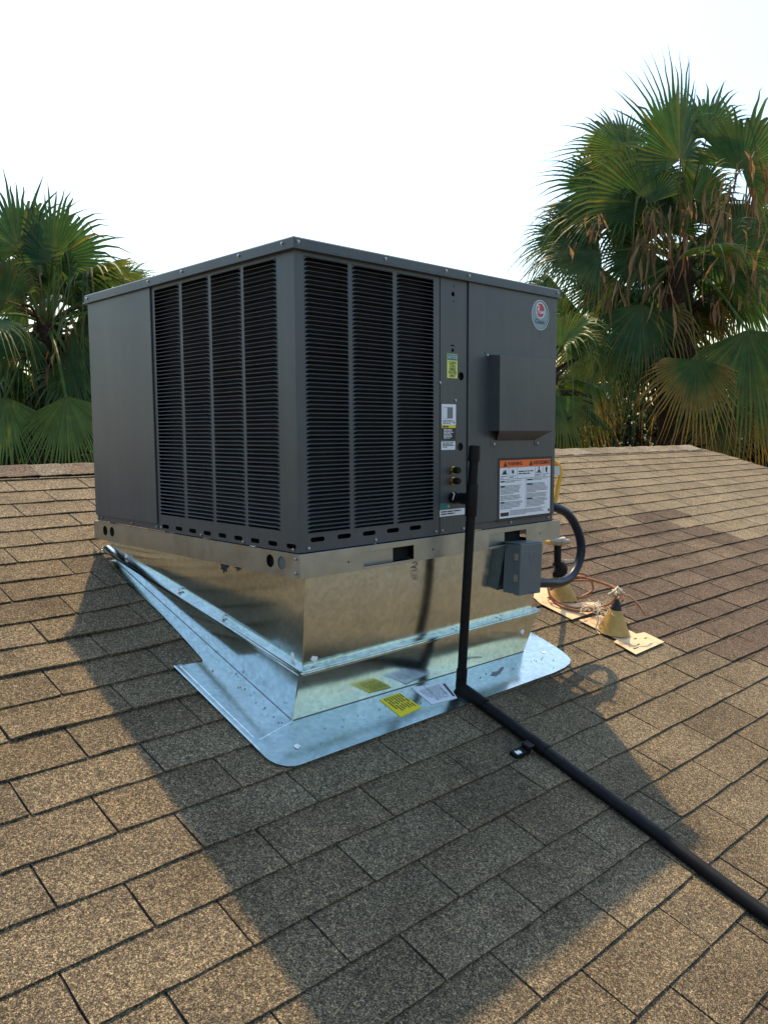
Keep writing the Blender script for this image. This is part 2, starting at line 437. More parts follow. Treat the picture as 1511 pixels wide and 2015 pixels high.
# ridge caps
x = -2.55
while x < rake(RIDGE) - .02:
    L = .146; r = rn.random(); mb = MB(); tint = lerp3(lerp3(BROWN, PALE, .5), (.26, .23, .18), r) if x > 1.5 else lerp3(BROWN, (.20, .18, .14), r)
    if x < 1.5 and r > .8: tint = (.13, .10, .075)
    xe = min(x + .31, rake(RIDGE))
    vs = []
    for xx, h in ((x, .004), (xe, .011)):
        for d, dz in ((-.15, 0), (-.075, 0), (-.02, .004), (.02, .004), (.075, 0), (.15, 0)):
            y = RIDGE + d; z = zr - abs(d) * RS + dz + h + .006
            vs.append(V((xx, y, z)))
    vs += [p - V((0, 0, .009)) for p in vs]
    fs = [(i, i + 6, i + 7, i + 1) for i in range(5)]
    fs = [(i, i + 1, i + 7, i + 6) for i in range(5)]
    fs = [f[::-1] for f in fs]
    fs += [(6 + i, 18 + i, 19 + i, 7 + i) for i in range(5)] + [(0, 6, 18, 12), (5, 17, 23, 11)]
    mb.add(vs, fs, tint); mb.build('ridge_shingle', 'shingle', roof_ob, tint=True)
    x += L if x < 1.5 else .29

# ------------------------------------------------------------------ rooftop unit
W_, D_, HB = 1.203, 1.2507, .8191
UX, UY, UZ = V((1, 0, 0)), V((0, 1, 0)), V((0, 0, 1))
unit = thing('rooftop_air_conditioner', (.6, .62, -.071), 'charcoal packaged rooftop air conditioner with louvered corner, standing on a galvanised curb', 'air conditioner')
SCREW = MB(); SCREW.lathe((0, 0, 0), (0, -1, 0), [(0, .0050), (.0010, .0050), (.0011, .0036), (.0036, .0034), (.0040, .0026)], 8)
scr = None
def screw(parent, loc, face='R'):
    global scr
    rot = (0, 0, 0) if face == 'R' else (0, 0, -math.pi / 2)
    if scr is None: scr = SCREW.build('screw', 'screw', parent, origin=(0, 0, 0), smooth=40); place(scr, V(loc), parent); scr.rotation_euler = rot; return scr
    return dup_part(scr, parent, loc, rot)
# louver slat, made along local u with flared ends; local x = along, y = outward(-), z up
PITCH = .012
def louver_mesh(Wd):
    mb = MB(); us = [0, .0025, .006, .011] + [Wd * .35, Wd * .65] + [Wd - .011, Wd - .006, Wd - .0025, Wd]
    drop = [.0098, .0070, .0050, .0040, .0040, .0040, .0040, .0050, .0070, .0098]
    vs = []
    for u, d in zip(us, drop):
        e = min(1, min(u, Wd - u) / .008)
        yo = -.0055 * e
        vs += [V((u, .0015, 0)), V((u, yo * .8, -d * .45)), V((u, yo, -d * .70)), V((u, yo * .9, -d)), V((u, .0015, -d * .55))]
    fs = []
    for i in range(len(us) - 1):
        for q in range(5):
            a, b = i * 5 + q, i * 5 + (q + 1) % 5
            fs.append((a, b, b + 5, a + 5))
    fs += [(4, 3, 2, 1, 0), tuple(range(len(vs) - 5, len(vs)))]
    mb.add(vs, fs); return mb
def louver_panel(cols, z0, z1, outer, O, U, label, slots, face):
    mb = MB(); holes = [rect(a, b, z0, z1) for a, b in cols] + [stadium(u, vv, ww, .0135) for u, vv, ww in slots]
    mb.plate(O, U, UZ, outer, holes, .0018)
    pn = mb.build('louvered_panel', 'paint', unit, label=label)
    nl = int(round((z1 - z0) / PITCH)); pit = (z1 - z0) / nl
    nrm = V(U).cross(UZ)
    rot = (0, 0, 0) if face == 'R' else (0, 0, -math.pi / 2)
    for a, b in cols:
        lm = louver_mesh(b - a); proto = None
        for i in range(1, nl + 1):
            start = V(O) + V(U) * a if face == 'R' else V(O) + V(U) * a
            p = start + UZ * (z0 + pit * i - .0002) + nrm * .0004
            if proto is None:
                proto = lm.build('louver', 'paint', pn, origin=(0, 0, 0)); place(proto, p, pn); proto.rotation_euler = rot
            else: dup_part(proto, pn, p, rot)
    return pn
# right face (x runs along it)
slotsR = [(.117 + i * .0975, .0325 + .0012 * i, .062) for i in range(5)]
slotsR = [(.068 + i * .0985, .0325, .052) for i in range(5)]
louver_panel([(.033, .190), (.205, .367), (.382, .545)], .052, .804, rect(0, .572, 0, .830), (0, 0, 0), UX,
             'louvered panel on the right face with three columns of slats', slotsR, 'R')
# left face: u must run so that u x z = -X  ->  u = -Y, start at y
slotsL = [(.773 - (.727 - i * .0868), .0165, .044) for i in range(9)]
cl = [(.756, .596), (.580, .425), (.410, .251), (.238, .080)]
louver_panel([(.773 - a, .773 - b) for a, b in cl], .056, .805, rect(0, .773 - .002, 0, .830), (0, .773, 0), -UY,
             'louvered panel on the left face with four columns of slats', slotsL, 'L')
# coil behind both louvered panels, with fine horizontal tubes
mb = MB()
mb.box(.026, .5705, .026, .03, .006, .815); mb.box(.026, .03, .0302, .771, .006, .815)
for i in range(30):
    z = .03 + i * .026
    mb.tube([(.03, .024, z), (.56, .024, z)], .0035, 6); mb.tube([(.024, .03, z), (.024, .76, z)], .0035, 6)
mb.build('coil', 'coil', unit)
# corner edge bead
mb = MB(); mb.box(.0, .0016, .0001, .0019, 0, .81)
# blank panels
mb = MB()
hs = [circ(.635, .769, .0075), circ(.638, .793, .0028, 10), circ(.638, .747, .0028, 10), circ(.634, .592, .006), stadium(.634, .607, .018, .004), circ(.676, .511, .0135), circ(.673, .282, .0135), circ(.676, .0, .0)] [:7]
mb.plate((0, -.0008, 0), UX, UZ, rect(.5752, .7035, 0, .830), hs, .0018); sp = mb.build('service_panel', 'paint', unit, label='narrow service strip beside the louvers')
mb = MB(); mb.plate((0, .004, 0), UX, UZ, circ(.673, .282, .0128), (), .002); mb.build('plug', 'pvc', unit)
mb = MB(); mb.box(.5705, .708, .012, .014, 0, .82); mb.build('added_dark_backing', 'void', unit)  # sheet added to keep light out, coloured dark like the unlit cabinet
mb = MB(); mb.box(.7072, W_, -.006, 0, .024, .829); mb.build('front_panel', 'paint', unit, bevel=.0015, label='blank front panel with flue hood')
mb = MB(); mb.box(.7072, W_ - .001, .0005, .003, 0, .823); mb.build('base_flange', 'paint', unit)
mb = MB(); mb.box(-.006, 0, .7765, D_, .022, .829); mb.build('side_panel', 'paint', unit, bevel=.0015, label='blank panel at the far end of the left face')
mb = MB(); mb.box(.0005, .003, .7765, D_ - .001, 0, .823); mb.build('base_flange', 'paint', unit)
mb = MB(); mb.box(W_ - .004, W_ - .002, .0035, D_, 0, .823); mb.build('end_panel', 'paint', unit)
mb = MB(); mb.box(.0035, W_ - .005, D_ - .003, D_ - .001, 0, .823); mb.build('rear_panel', 'paint', unit)
mb = MB(); mb.box(.0035, W_ - .005, .0035, D_ - .0035, .001, .004); mb.build('floor_pan', 'void', unit)
# top cap with folded lip
mb = MB(); c0, c1, d0, d1 = -.012, 1.215, -.012, 1.266
prof = [(-.0045, .8155), (-.0045, .8185), (0, .8215), (0, .8435), (.004, .8475)]
rings = []
for o, z in prof: rings.append([V((c0 + o, d0 + o, z)), V((c1 - o, d0 + o, z)), V((c1 - o, d1 - o, z)), V((c0 + o, d1 - o, z))])
vs = [p for r in rings for p in r] + [V((.6, .62, .858))]; fs = []
for i in range(len(prof) - 1):
    for q in range(4): fs.append((i * 4 + q, i * 4 + (q + 1) % 4, (i + 1) * 4 + (q + 1) % 4, (i + 1) * 4 + q))
L4 = (len(prof) - 1) * 4
fs += [(L4 + q, L4 + (q + 1) % 4, len(vs) - 1) for q in range(4)] + [(3, 2, 1, 0)]
mb.add(vs, fs); mb.build('top_cap', 'paint', unit)
for y, z in ((.035, .834), (.24, .834), (.555, .834), (.772, .833), (1.24, .833)): screw(unit, (-.0125, y, z), 'L')
for x, z in ((.004, .834), (.325, .834), (.588, .834), (.700, .833), (1.196, .833)): screw(unit, (x, -.0125, z), 'R')
for y, z in ((1.235, .012), (1.21, .013), (.965, .010), (.785, .010), (.752, .012), (.500, .008), (.265, .007), (.022, .008)): screw(unit, (-.0008, y, z), 'L')
for x, z in ((.035, .010), (.290, .010), (.555, .012), (.586, .012), (.690, .010), (.945, .011), (1.172, .011)): screw(unit, (x, -.001, z), 'R')
screw(unit, (.5735, -.0012, .486)); screw(unit, (.648, -.0012, .432))
# base rail
mb = MB()
mb.plate((0, -.011, 0), UX, UZ, rect(-.003, 1.237, -.0715, -.0025), [rect(.232, .443, -.0635, -.0195), rect(.812, 1.025, -.0635, -.0195)], .0015)
mb.box(-.003, 1.237, -.0093, .004, -.0045, -.0028); mb.box(-.003, 1.237, -.0093, .014, -.0713, -.0698)
rr = mb.build('base_rail', 'rail', unit, bevel=.0004, label='front galvanised base rail with two fork pockets')
for a_, b_, c_ in ((.225, .372, .45), (.806, .925, 1.03)):
    mb = MB(); mb.box(a_, b_, .010, .012, -.066, -.006); mb.build('pocket_plate', 'rail', unit)
    mb = MB(); mb.box(b_ + .0001, c_, .021, .023, -.0655, -.0065); mb.build('painted_void', 'void', unit)  # dark sheet paints the shade deep inside the pocket
    mb = MB(); mb.box(a_ + .007, c_ - .007, -.0125, -.0112, -.0705, -.0640); mb.build('pocket_lip', 'screw', unit)
mb = MB()
mb.plate((-.0045, 1.272, 0), -UY, UZ, rect(0, 1.2825, -.0715, -.0025), [circ(1.272 - y, -.034, .0185, 18, .0185) for y in (1.178, 1.122, .127, .072)], .0015)
mb.box(-.003, .004, -.009, 1.272, -.0043, -.0027)
mb.build('base_rail', 'rail', unit, label='left galvanised base rail with round holes at both ends')
mb = MB(); mb.box(.012, .014, .03, 1.26, -.07, -.005); mb.build('painted_void', 'void', unit)  # dark sheet paints the shade behind the round rail holes
mb = MB(); mb.plate((-.0015, .1, 0), -UY, UZ, circ(.1 - .072, -.034, .021), (), .001); mb.build('hole_plug', 'boxgrey', unit)
mb = MB()
mb.box(1.2355, 1.237, -.008, .5, -.071, -.003); mb.build('rail_end', 'rail', unit)
for z in (-.016, -.056): screw(unit, (-.0062, .006, z), 'L')
mb = MB()
for x in (.172, .53, 1.11): mb.lathe((x, -.0112, -.042), (0, -1, 0), [(0, .003), (.0006, .003)], 8)
mb.build('rivet_hole', 'ink', unit)
# flue hood
hd = MB(); Yf = -.053; xa, xb = .812, 1.118
hd.add([(xa, -.0061, .588), (xb, -.0061, .588), (xb, Yf, .584), (xa, Yf, .584), (xa, Yf, .333), (xb, Yf, .333), (xa, -.0061, .333), (xb, -.0061, .333), (xa + .045, -.0065, .300), (xb - .045, -.0065, .300)],
       [(0, 3, 2, 1), (3, 4, 5, 2), (0, 6, 4, 3), (1, 2, 5, 7), (4, 8, 9, 5)])
hd.box(xa - .022, xa + .002, -.0078, -.0061, .575, .596); hd.box(xa + .002, xb + .075, -.0095, -.0061, .588, .5905)
hd.box(xa + .012, xa + .045, -.0076, -.0061, .278, .3015); hd.box(xb - .045, xb - .012, -.0076, -.0061, .278, .3015)
ho = hd.build('flue_hood', 'paint', unit, bevel=.0014, label='shallow flue hood on the blank front panel')
screw(ho, (xa - .011, -.0082, .585)); screw(ho, (xa + .028, -.008, .288)); screw(ho, (xb - .028, -.008, .288))
# refrigerant caps
for z in (.207, .172):
    mb = MB(); mb.lathe((.632, -.0008, z), (0, -1, 0), [(0, .013), (.006, .013), (.0065, .010), (.014, .010)], 16); bc = mb.build('valve_stem', 'brass', unit, smooth=40)
    mb = MB(); mb.lathe((.632, -.0148, z), (0, -1, 0), [(0, .0105), (.016, .0105), (.018, .009)], 16); mb.build('valve_cap', 'pvc', bc, smooth=40)
# print on panels ----------------------------------------------------------
def greek(O, U, Wv, a0, a1, b0, b1, lines, m, parent, rag=.15, seed=1, fill=.5):
    """fine print too small to read: short word-like bars, flat ink on the label"""
    rg = random.Random(seed); mb = MB(); lh = (b1 - b0) / lines
    for i in range(lines):
        y1 = b1 - i * lh - lh * (1 - fill) / 2; y0 = y1 - lh * fill; x = a0
        end = a1 - rg.random() * rag * (a1 - a0)
        if i == lines - 1: end = a0 + (a1 - a0) * rg.uniform(.35, .9)
        while x < end:
            wl = rg.uniform(1.2, 4.5) * lh
            e = min(x + wl, end)
            mb.add([V(O) + V(U) * p + V(Wv) * q for p, q in rect(x, e, y0, y1)], [(0, 1, 2, 3)]); x = e + lh * .45
    return mb.build('print', m, parent)
def sheet(name, m, parent, O, U, Wv, outline, th=.0006, label=None):
    mb = MB(); mb.plate(O, U, Wv, outline, (), th); return mb.build(name, m, parent, label=label)
PY = -.0068
wl = sheet('warning_label', 'ink', unit, (0, PY, 0), UX, UZ, rect(.863, 1.183, .019, .240), label='bilingual warning label with orange header')
sheet('label_face', 'white', wl, (0, PY - .0005, 0), UX, UZ, rect(.874, 1.174, .029, .205), .0004)
sheet('label_header', 'orange', wl, (0, PY - .0005, 0), UX, UZ, rect(.874, 1.174, .2055, .231), .0004)
T = PY - .0010
text('WARNING', .0185, (.917, T, .218), UX, UZ, 'ink', wl, squash=.95, bold=.0004)
text('AVERTISSEMENT', .0185, (1.064, T, .218), UX, UZ, 'ink', wl, squash=.80, bold=.0004)
mb = MB()
def poly(pts, y=T): mb.add([V((a, y, b)) for a, b in pts], [tuple(range(len(pts)))])
for cx in (.904, 1.053): poly([(cx - .011, .2095), (cx + .011, .2095), (cx, .228)])
for x in (.9235, .972, 1.079, 1.1255): poly(rect(x, x + .0012, .166, .205))
poly(rect(.874, 1.174, .1645, .1658)); poly(rect(1.0235, 1.0247, .045, .1645))
# pictograms: flame, fire, person, hand
poly([(.884, .182), (.915, .182), (.909, .190), (.911, .199), (.905, .193), (.902, .201), (.898, .192), (.893, .196), (.891, .189)])
poly([(.939, .181), (.942, .189), (.938, .196), (.943, .194), (.946, .201), (.949, .193), (.955, .198), (.953, .189), (.957, .181), (.952, .186), (.948, .183), (.944, .186)])
poly(circ(1.102, .2, .0042, 8)); poly([(1.102, .196), (1.118, .180), (1.113, .179), (1.106, .187), (1.106, .180), (1.098, .180), (1.098, .187), (1.091, .179), (1.086, .180)])
poly([(1.146, .181), (1.153, .181), (1.155, .199), (1.151, .203), (1.147, .200), (1.143, .203), (1.144, .194), (1.140, .197), (1.143, .190)])
for x, z, wd in ((.878, .155, .024), (.878, .138, .024), (.878, .082, .022), (1.030, .156, .034), (1.030, .140, .034), (1.030, .088, .034)): poly(rect(x, x + wd, z, z + .005))
poly(rect(.879, .926, .036, .049)); poly(rect(1.161, 1.171, .036, .046))
mb.build('pictogram', 'ink', wl)
X_, Z_ = UX, UZ; O_ = (0, T, 0)
greek(O_, X_, Z_, .980, 1.072, .178, .194, 2, 'ink', wl, .05, 2)
greek(O_, X_, Z_, .879, .918, .168, .178, 2, 'greyink', wl, .1, 3); greek(O_, X_, Z_, .930, .966, .168, .178, 2, 'greyink', wl, .1, 4)
greek(O_, X_, Z_, 1.083, 1.120, .168, .178, 2, 'greyink', wl, .1, 5); greek(O_, X_, Z_, 1.130, 1.168, .168, .178, 2, 'greyink', wl, .1, 6)
for i, (a0, a1, b0, b1, nl) in enumerate(((.905, 1.008, .153, .161, 2), (.878, 1.005, .112, .144, 7), (.878, 1.0, .091, .109, 4), (.878, 1.01, .060, .087, 6), (1.068, 1.160, .155, .162, 2), (1.030, 1.160, .112, .147, 8), (1.030, 1.164, .094, .110, 4), (1.030, 1.158, .060, .092, 7), (.932, 1.150, .036, .055, 5))):
    greek(O_, X_, Z_, a0, a1, b0, b1, nl, 'greyink', wl, .18, 10 + i)
PS = -.0016
nl_ = sheet('notice_label', 'lime', unit, (0, PS, 0), UX, UZ, rect(.607, .656, .503, .580), label='yellow notice label with teal header')
sheet('label_header', 'teal', nl_, (0, PS - .0005, 0), UX, UZ, rect(.6085, .6545, .560, .5785), .0004)
text('NOTICE', .0145, (.6315, PS - .001, .569), UX, UZ, 'white', nl_, 'CENTER', squash=.85)
for i, tx in enumerate(('CLEAN', 'COILS', 'USING', 'WATER', 'ONLY')):
    text(tx, .0125, (.632, PS - .0006, .552 - i * .0105), UX, UZ, 'ink', nl_, 'CENTER', squash=.9, bold=.0003)
wd = sheet('wiring_label', 'white', unit, (0, PS, 0), UX, UZ, rect(.5815, .650, .353, .4195), label='white label with a small wiring diagram')
mb = MB()
def q2(a0, a1, b0, b1, y): mb.add([V((p, y, q)) for p, q in rect(a0, a1, b0, b1)], [(0, 1, 2, 3)])
for i in range(4): q2(.609 + i * .0065, .6145 + i * .0065, .375, .409, PS - .0008)
for z in (.374, .409): q2(.588, .634, z, z + .001, PS - .0007)
q2(.589, .590, .374, .41, PS - .0007); q2(.604, .605, .374, .41, PS - .0007); q2(.638, .644, .358, .364, PS - .0007)
mb.build('diagram', 'greyink', wd)
greek((0, PS - .0007, 0), UX, UZ, .586, .640, .356, .370, 3, 'greyink', wd, .3, 31)
cd = sheet('caution_label', 'ink', unit, (0, PS, 0), UX, UZ, rect(.5815, .648, .306, .3525), label='black caution label with yellow band')
sheet('label_header', 'yellow', cd, (0, PS - .0005, 0), UX, UZ, rect(.5815, .648, .3435, .3525), .0004)
greek((0, PS - .0012, 0), UX, UZ, .587, .643, .345, .351, 1, 'ink', cd, 0, 32, .8)
greek((0, PS - .0008, 0), UX, UZ, .590, .640, .309, .341, 7, 'white', cd, .3, 33)
il = sheet('instruction_label', 'white', unit, (0, PS, 0), UX, UZ, rect(.580, .647, .273, .300), label='small white label below the black caution label')
greek((0, PS - .0008, 0), UX, UZ, .585, .643, .280, .298, 4, 'ink', il, .15, 34)
dl = sheet('drain_label', 'white', unit, (0, PS, 0), UX, UZ, rect(.573, .696, .058, .0795), label='white strip label under the drain stub')
greek((0, PS - .0008, 0), UX, UZ, .578, .680, .062, .077, 2, 'ink', dl, .05, 35)
gl = sheet('green_label', 'teal', unit, (0, PS, 0), UX, UZ, rect(.5735, .62, .081, .101))
text('N', .012, (.610, PS - .0008, .090), UX, UZ, 'white', gl)
# badge
bd = MB(); bd.plate((0, -.0064, 0), UX, UZ, circ(1.0985, .7455, .053, 36, .0525), (), .0004); bdo = bd.build('badge', 'silver', unit, label='round silver brand badge with red emblem')
def ring(cx, cz, r0, r1, y, m, name, n=36, k=1.0):
    mb = MB(); mb.plate((0, y, 0), UX, UZ, circ(cx, cz, r1, n, r1 * k), [circ(cx, cz, r0, n, r0 * k)], .0006); return mb.build(name, m, bdo)
ring(1.0985, .7455, .0485, .0500, -.0072, 'ink', 'badge_ring'); ring(1.0985, .7455, .0503, .0528, -.0073, 'screw', 'badge_ring')
mb = MB(); mb.plate((0, -.0068, 0), UX, UZ, circ(1.0985, .762, .0255, 30), (), .0004); mb.build('emblem', 'red', bdo)
ring(1.0985, .762, .0250, .0285, -.0073, 'white', 'emblem_ring')
text('R', .046, (1.0775, -.0075, .763), UX, UZ, 'white', bdo, squash=.75); text('heem', .019, (1.0975, -.0075, .757), UX, UZ, 'white', bdo, squash=.62, bold=.0004)
text('Classic', .0215, (1.0985, -.0075, .722), UX, UZ, 'ink', bdo, 'CENTER')
mb = MB(); mb.box(1.097, 1.0975, -.0063, -.0060, .662, .692); mb.build('scratch', 'ink', unit)

# ------------------------------------------------------------------ roof curb
curb = thing('roof_curb', (.55, .6, -.33), 'shiny galvanised roof curb and flashing tapering under the air conditioner', 'roof curb')
TFL, TFR, TBR, TBL = V((.026, .002, -.0705)), V((1.163, .002, -.0705)), V((1.155, 1.19, -.0705)), V((.022, 1.19, -.0705))
SFL, SFR, SBR, SBL = V((.029, .027, -.336)), V((1.112, .027, -.331)), V((1.10, 1.17, -.100)), V((.012, 1.172, -.100))
def onroof(p, h=.011): return roof(p[0], p[1], h)
BFL, BFR, BBR, BBL = onroof((-.005, .038)), onroof((1.064, .028)), onroof((1.064, 1.11)), onroof((.006, 1.11))
def frustum(top_, bot_, nm, sub=6):
    mb = MB(); n = 4
    for q in range(4):
        a, b, c, d = top_[q], top_[(q + 1) % 4], bot_[(q + 1) % 4], bot_[q]
        nrm = (b - a).cross(d - a).normalized(); vs = []
        for i in range(sub + 1):
            for j in range(sub + 1):
                s, t = i / sub, j / sub
                p = (a * (1 - s) + b * s) * (1 - t) + (d * (1 - s) + c * s) * t
                p -= nrm * (.0040 * math.sin(math.pi * s) * math.sin(math.pi * t))   # oil-canning
                vs.append(p)
        fs = [(i * (sub + 1) + j, i * (sub + 1) + j + 1, (i + 1) * (sub + 1) + j + 1, (i + 1) * (sub + 1) + j) for i in range(sub) for j in range(sub)]
        mb.add(vs, fs)
    bm_ = mb.build(nm, 'galv', curb, smooth=30); return bm_
frustum([TFL, TFR, TBR, TBL], [SFL, SFR, SBR, SBL], 'upper_plenum')
LFL, LFR, LBR, LBL = V((.001, .003, -.333)), V((1.126, .003, -.334)), V((1.10, 1.175, -.104)), V((.008, 1.176, -.104))
frustum([LFL, LFR, LBR, LBL], [BFL, BFR, BBR, BBL], 'lower_plenum')
# standing corner seam
mb = MB(); mb.tube([TFL, SFL], .0022, 6); mb.tube([LFL, BFL], .0025, 6); mb.build('corner_seam', 'galv', curb)
# seam ledges: two folded sheets
def ledge(a, b, out, nm='seam_ledge'):
    mb = MB(); out = V(out)
    for dz, wd in ((.004, .028), (-.004, .030)):
        p = [a + UZ * dz, b + UZ * dz]; q = [p[0] + out * wd - UZ * .006, p[1] + out * wd - UZ * .006]
        mb.add([p[0], p[1], q[1], q[0]] + [v_ - UZ * .0022 for v_ in (p[0], p[1], q[1], q[0])], [(3, 2, 1, 0), (4, 5, 6, 7), (0, 1, 5, 4), (1, 2, 6, 5), (2, 3, 7, 6), (3, 0, 4, 7)])
    return mb.build(nm, 'galv', curb)
ledge(SFL + V((-.020, 0, 0)), SFR + V((.024, 0, 0)), (0, -1, 0)); ledge(SBL + V((0, .02, .004)), SFL + V((0, -.018, 0)), (-1, 0, 0))
ledge(SFR, SBR, (1, 0, 0))
# flange sheet on the shingles, rounded corners
fo = [(-.166, .41), (-.170, -.06)]
for k_ in range(7):
    a = math.radians(180 + 15 * k_); fo.append((-.105 + .065 * math.cos(a), -.060 + .066 * math.sin(a)))
fo += [(.5, -.122), (1.05, -.119), (1.125, -.113), (1.175, -.102), (1.205, -.084), (1.219, -.060), (1.228, -.03), (1.234, .01)]
fo += [(1.236, .13), (1.16, .30), (1.12, 1.13), (-.02, 1.135), (-.030, 1.10), (-.036, .96), (-.040, .72), (-.050, .565), (-.064, .42), (-.068, .408)]
mb = MB()
outer = [(p[0], p[1] * CS) for p in fo]; hole = [(p.x, p.y * CS) for p in (BFL, BFR, BBR, BBL)]
mb.plate(roof(0, 0, .0125), RX, RT, outer, [hole], .0012)
mb.build('flange', 'galv', curb, label='flat flashing flange lying on the shingles')
mb = MB()   # folded rims
mb.box(0, 1, 0, 1, 0, 1) if False else None
mb.tube([roof(-.163, .408, .0135), roof(-.166, -.03, .0135)], .0022, 6); mb.tube([roof(-.148, .40, .0132), roof(-.150, .02, .0132)], .0012, 5)
mb.tube([roof(-.008, .035, .013), roof(-.145, .004, .013)], .002, 6)
mb.build('rim_fold', 'galv', curb)
mb = MB(); mb.tube([BFL + RN * .002, BFR + RN * .002], .0017, 6); mb.tube([BFL + RN * .002, BBL + RN * .002], .0017, 6); mb.build('fold_line', 'greyink', curb)
# caulk dabs
rc = random.Random(5)
def dab(p, r, nrm, up_=.5):
    mb = MB(); nrm = V(nrm).normalized(); u = nrm.orthogonal().normalized(); b = nrm.cross(u); vs = []
    for h, rr_ in ((0, 1), (.35, .8), (.7, .4)):
        for k_ in range(7):
            a = 2 * math.pi * k_ / 7; q = r * rr_ * rc.uniform(.5, 1.3)
            vs.append(V(p) + nrm * h * r * up_ + (u * math.cos(a) + b * math.sin(a)) * q)
    fs = [(i * 7 + k_, i * 7 + (k_ + 1) % 7, (i + 1) * 7 + (k_ + 1) % 7, (i + 1) * 7 + k_) for i in range(2) for k_ in range(7)] + [tuple(14 + k_ for k_ in range(7))]
    mb.add(vs, fs); return mb.build('caulk_dab', 'caulk', curb)
for t_ in (.12, .44, .665): dab(SFL.lerp(SBL, 1 - t_) + V((-.006, 0, .010)), .008, (-.6, 0, 1), 1.6)
dab(SFL + V((-.001, .045, .028)), .012, (-1, 0, 0), .3); dab(SFL + V((.04, -.002, .020)), .013, (0, -1, 0), .3)
dab(roof(-.066, -.062, .0135), .011, RN, .4); dab(SFL.lerp(SFR, .60) + V((0, -.01, .008)), .006, (0, -.5, 1), .8); dab(SFL.lerp(SFR, .82) + V((0, -.012, .008)), .007, (0, -.5, 1), .8)
dab(BFR + V((-.025, -.012, .085)), .012, (0, -1, 0), .3); dab(roof(1.14, -.01, .0138), .008, RN, .3)
mb = MB()
for _ in range(110):
    if rc.random() < .55:
        y = rc.uniform(.0, .75); p = roof(-.005 - abs(rc.gauss(0, .05)), y, .0139)
    else: p = roof(rc.uniform(0, 1.15), -.02 - abs(rc.gauss(0, .03)), .0139)
    r_ = rc.uniform(.0008, .0024); mb.lathe(p, RN, [(0, r_), (r_ * .7, r_ * .6)], 5)
o = mb.build('grit', 'tar', curb); o['kind'] = 'stuff'
mb = MB(); mb.plate((-.0022, .38, -.0725), -UY, UZ, [(-.012, .002), (-.006, -.010), (-.013, -.015), (.001, -.018), (.006, -.030), (.014, -.020), (.026, -.022), (.024, -.012), (.036, -.004), (.034, .002)], (), .001); mb.build('torn_gasket', 'tar', curb)
# marker writing on the front sheet
hw = MB()
hw.tube(smooth_path([(.452, .0, -.081), (.460, 0, -.076), (.468, 0, -.079), (.468, 0, -.087), (.458, 0, -.092), (.448, 0, -.094), (.452, 0, -.090), (.462, 0, -.093), (.468, 0, -.099), (.460, 0, -.105), (.449, 0, -.103)], 6), .0009, 5)
hw.tube(smooth_path([(.450, .0, -.110), (.452, 0, -.118), (.456, 0, -.126), (.462, 0, -.133), (.470, 0, -.131), (.470, 0, -.122), (.464, 0, -.117)], 6), .0009, 5)
hw.build('marker_writing', 'ink', curb)
# labels on the flange
def roof_quad(cs, h): return [roof(x_ - .013, y_ - .018, h) for x_, y_ in cs]
def flange_label(nm, m, cs, label):
    mb = MB(); t_ = roof_quad(cs, .0145); b_ = roof_quad(cs, .0130)
    mb.add(t_ + b_, [(0, 1, 2, 3), (7, 6, 5, 4)] + [(i, i + 4, (i + 1) % 4 + 4, (i + 1) % 4) for i in range(4)]); return mb.build(nm, m, curb, label=label)
yl = flange_label('yellow_label', 'yellow', [(.320, -.065), (.420, -.056), (.412, .034), (.323, .030)], 'bright yellow label on the front flange')
whl = flange_label('white_label', 'white', [(.464, -.058), (.574, -.066), (.611, .014), (.473, .040)], 'white printed label on the front flange beside the pipe')
O1 = roof(-.013, -.018, .0149)
greek(O1, -RT, RX, -.028, .05, .333, .412, 7, 'ink', yl, .2, 41, .45)
text('UNDERLAYMENT', .008, roof(.403, .026, .0151), -RT, RX, 'ink', yl) if False else None
greek(O1, -RT, RX, -.015, .055, .480, .565, 10, 'greyink', whl, .35, 42, .35)
mb = MB(); mb.add([roof(x_ - .013, y_ - .018, .0149) for x_, y_ in ((.566, -.055), (.574, -.057), (.600, .010), (.590, .012))], [(0, 1, 2, 3)])
mb.add([roof(x_ - .013, y_ - .018, .0149) for x_, y_ in ((.550, -.05), (.552, -.05), (.574, .018), (.572, .018))], [(0, 1, 2, 3)])
mb.add([roof(x_ - .013, y_ - .018, .0149) for x_, y_ in ((.505, -.05), (.507, -.05), (.520, .028), (.518, .028))], [(0, 1, 2, 3)])
mb.build('print', 'ink', whl)
mb = MB(); mb.plate(roof(.79, -.035, .0134), RX, RT, [(0, 0), (.03, .012), (.05, .008), (.085, .022), (.10, .018), (.085, .010), (.05, -.004), (.02, -.012)], (), .0004); mb.build('scuff', 'greyink', curb)

# ------------------------------------------------------------------ black drain pipe
pipe = thing('drain_pipe', (.61, -.06, -.52), 'black painted condensate pipe with tee on the unit side, running down the roof', 'pipe')
P0, P1 = V((.629, -.099, .286)), V((.613, -.060, -.500))
dr = (P1 - P0).normalized()
def along(z): return P0 + dr * ((z - P0.z) / dr.z)
mb = MB(); mb.tube([P0, P1], .0150, 20); mb.build('riser', 'pvc', pipe, smooth=40)
mb = MB(); mb.lathe(along(.283), -dr, [(-.045, .0188), (-.001, .0188), (.003, .0178), (.0045, .014)], 20); mb.build('cap', 'pvc', pipe, smooth=40)
mb = MB(); mb.lathe(along(.166), dr, [(0, .0185), (.003, .0192), (.100, .0192), (.103, .0185)], 20)
tc = along(.117); mb.lathe(tc, V((.631, 0, tc.z)) - tc, [(0, .0185), (.05, .0185), (.052, .0175)], 20); mb.build('tee', 'pvc', pipe, smooth=40)
mb = MB(); mb.lathe(tc, V((.631, .002, tc.z)) - tc, [(.04, .0150), (.0995, .0150)], 20)
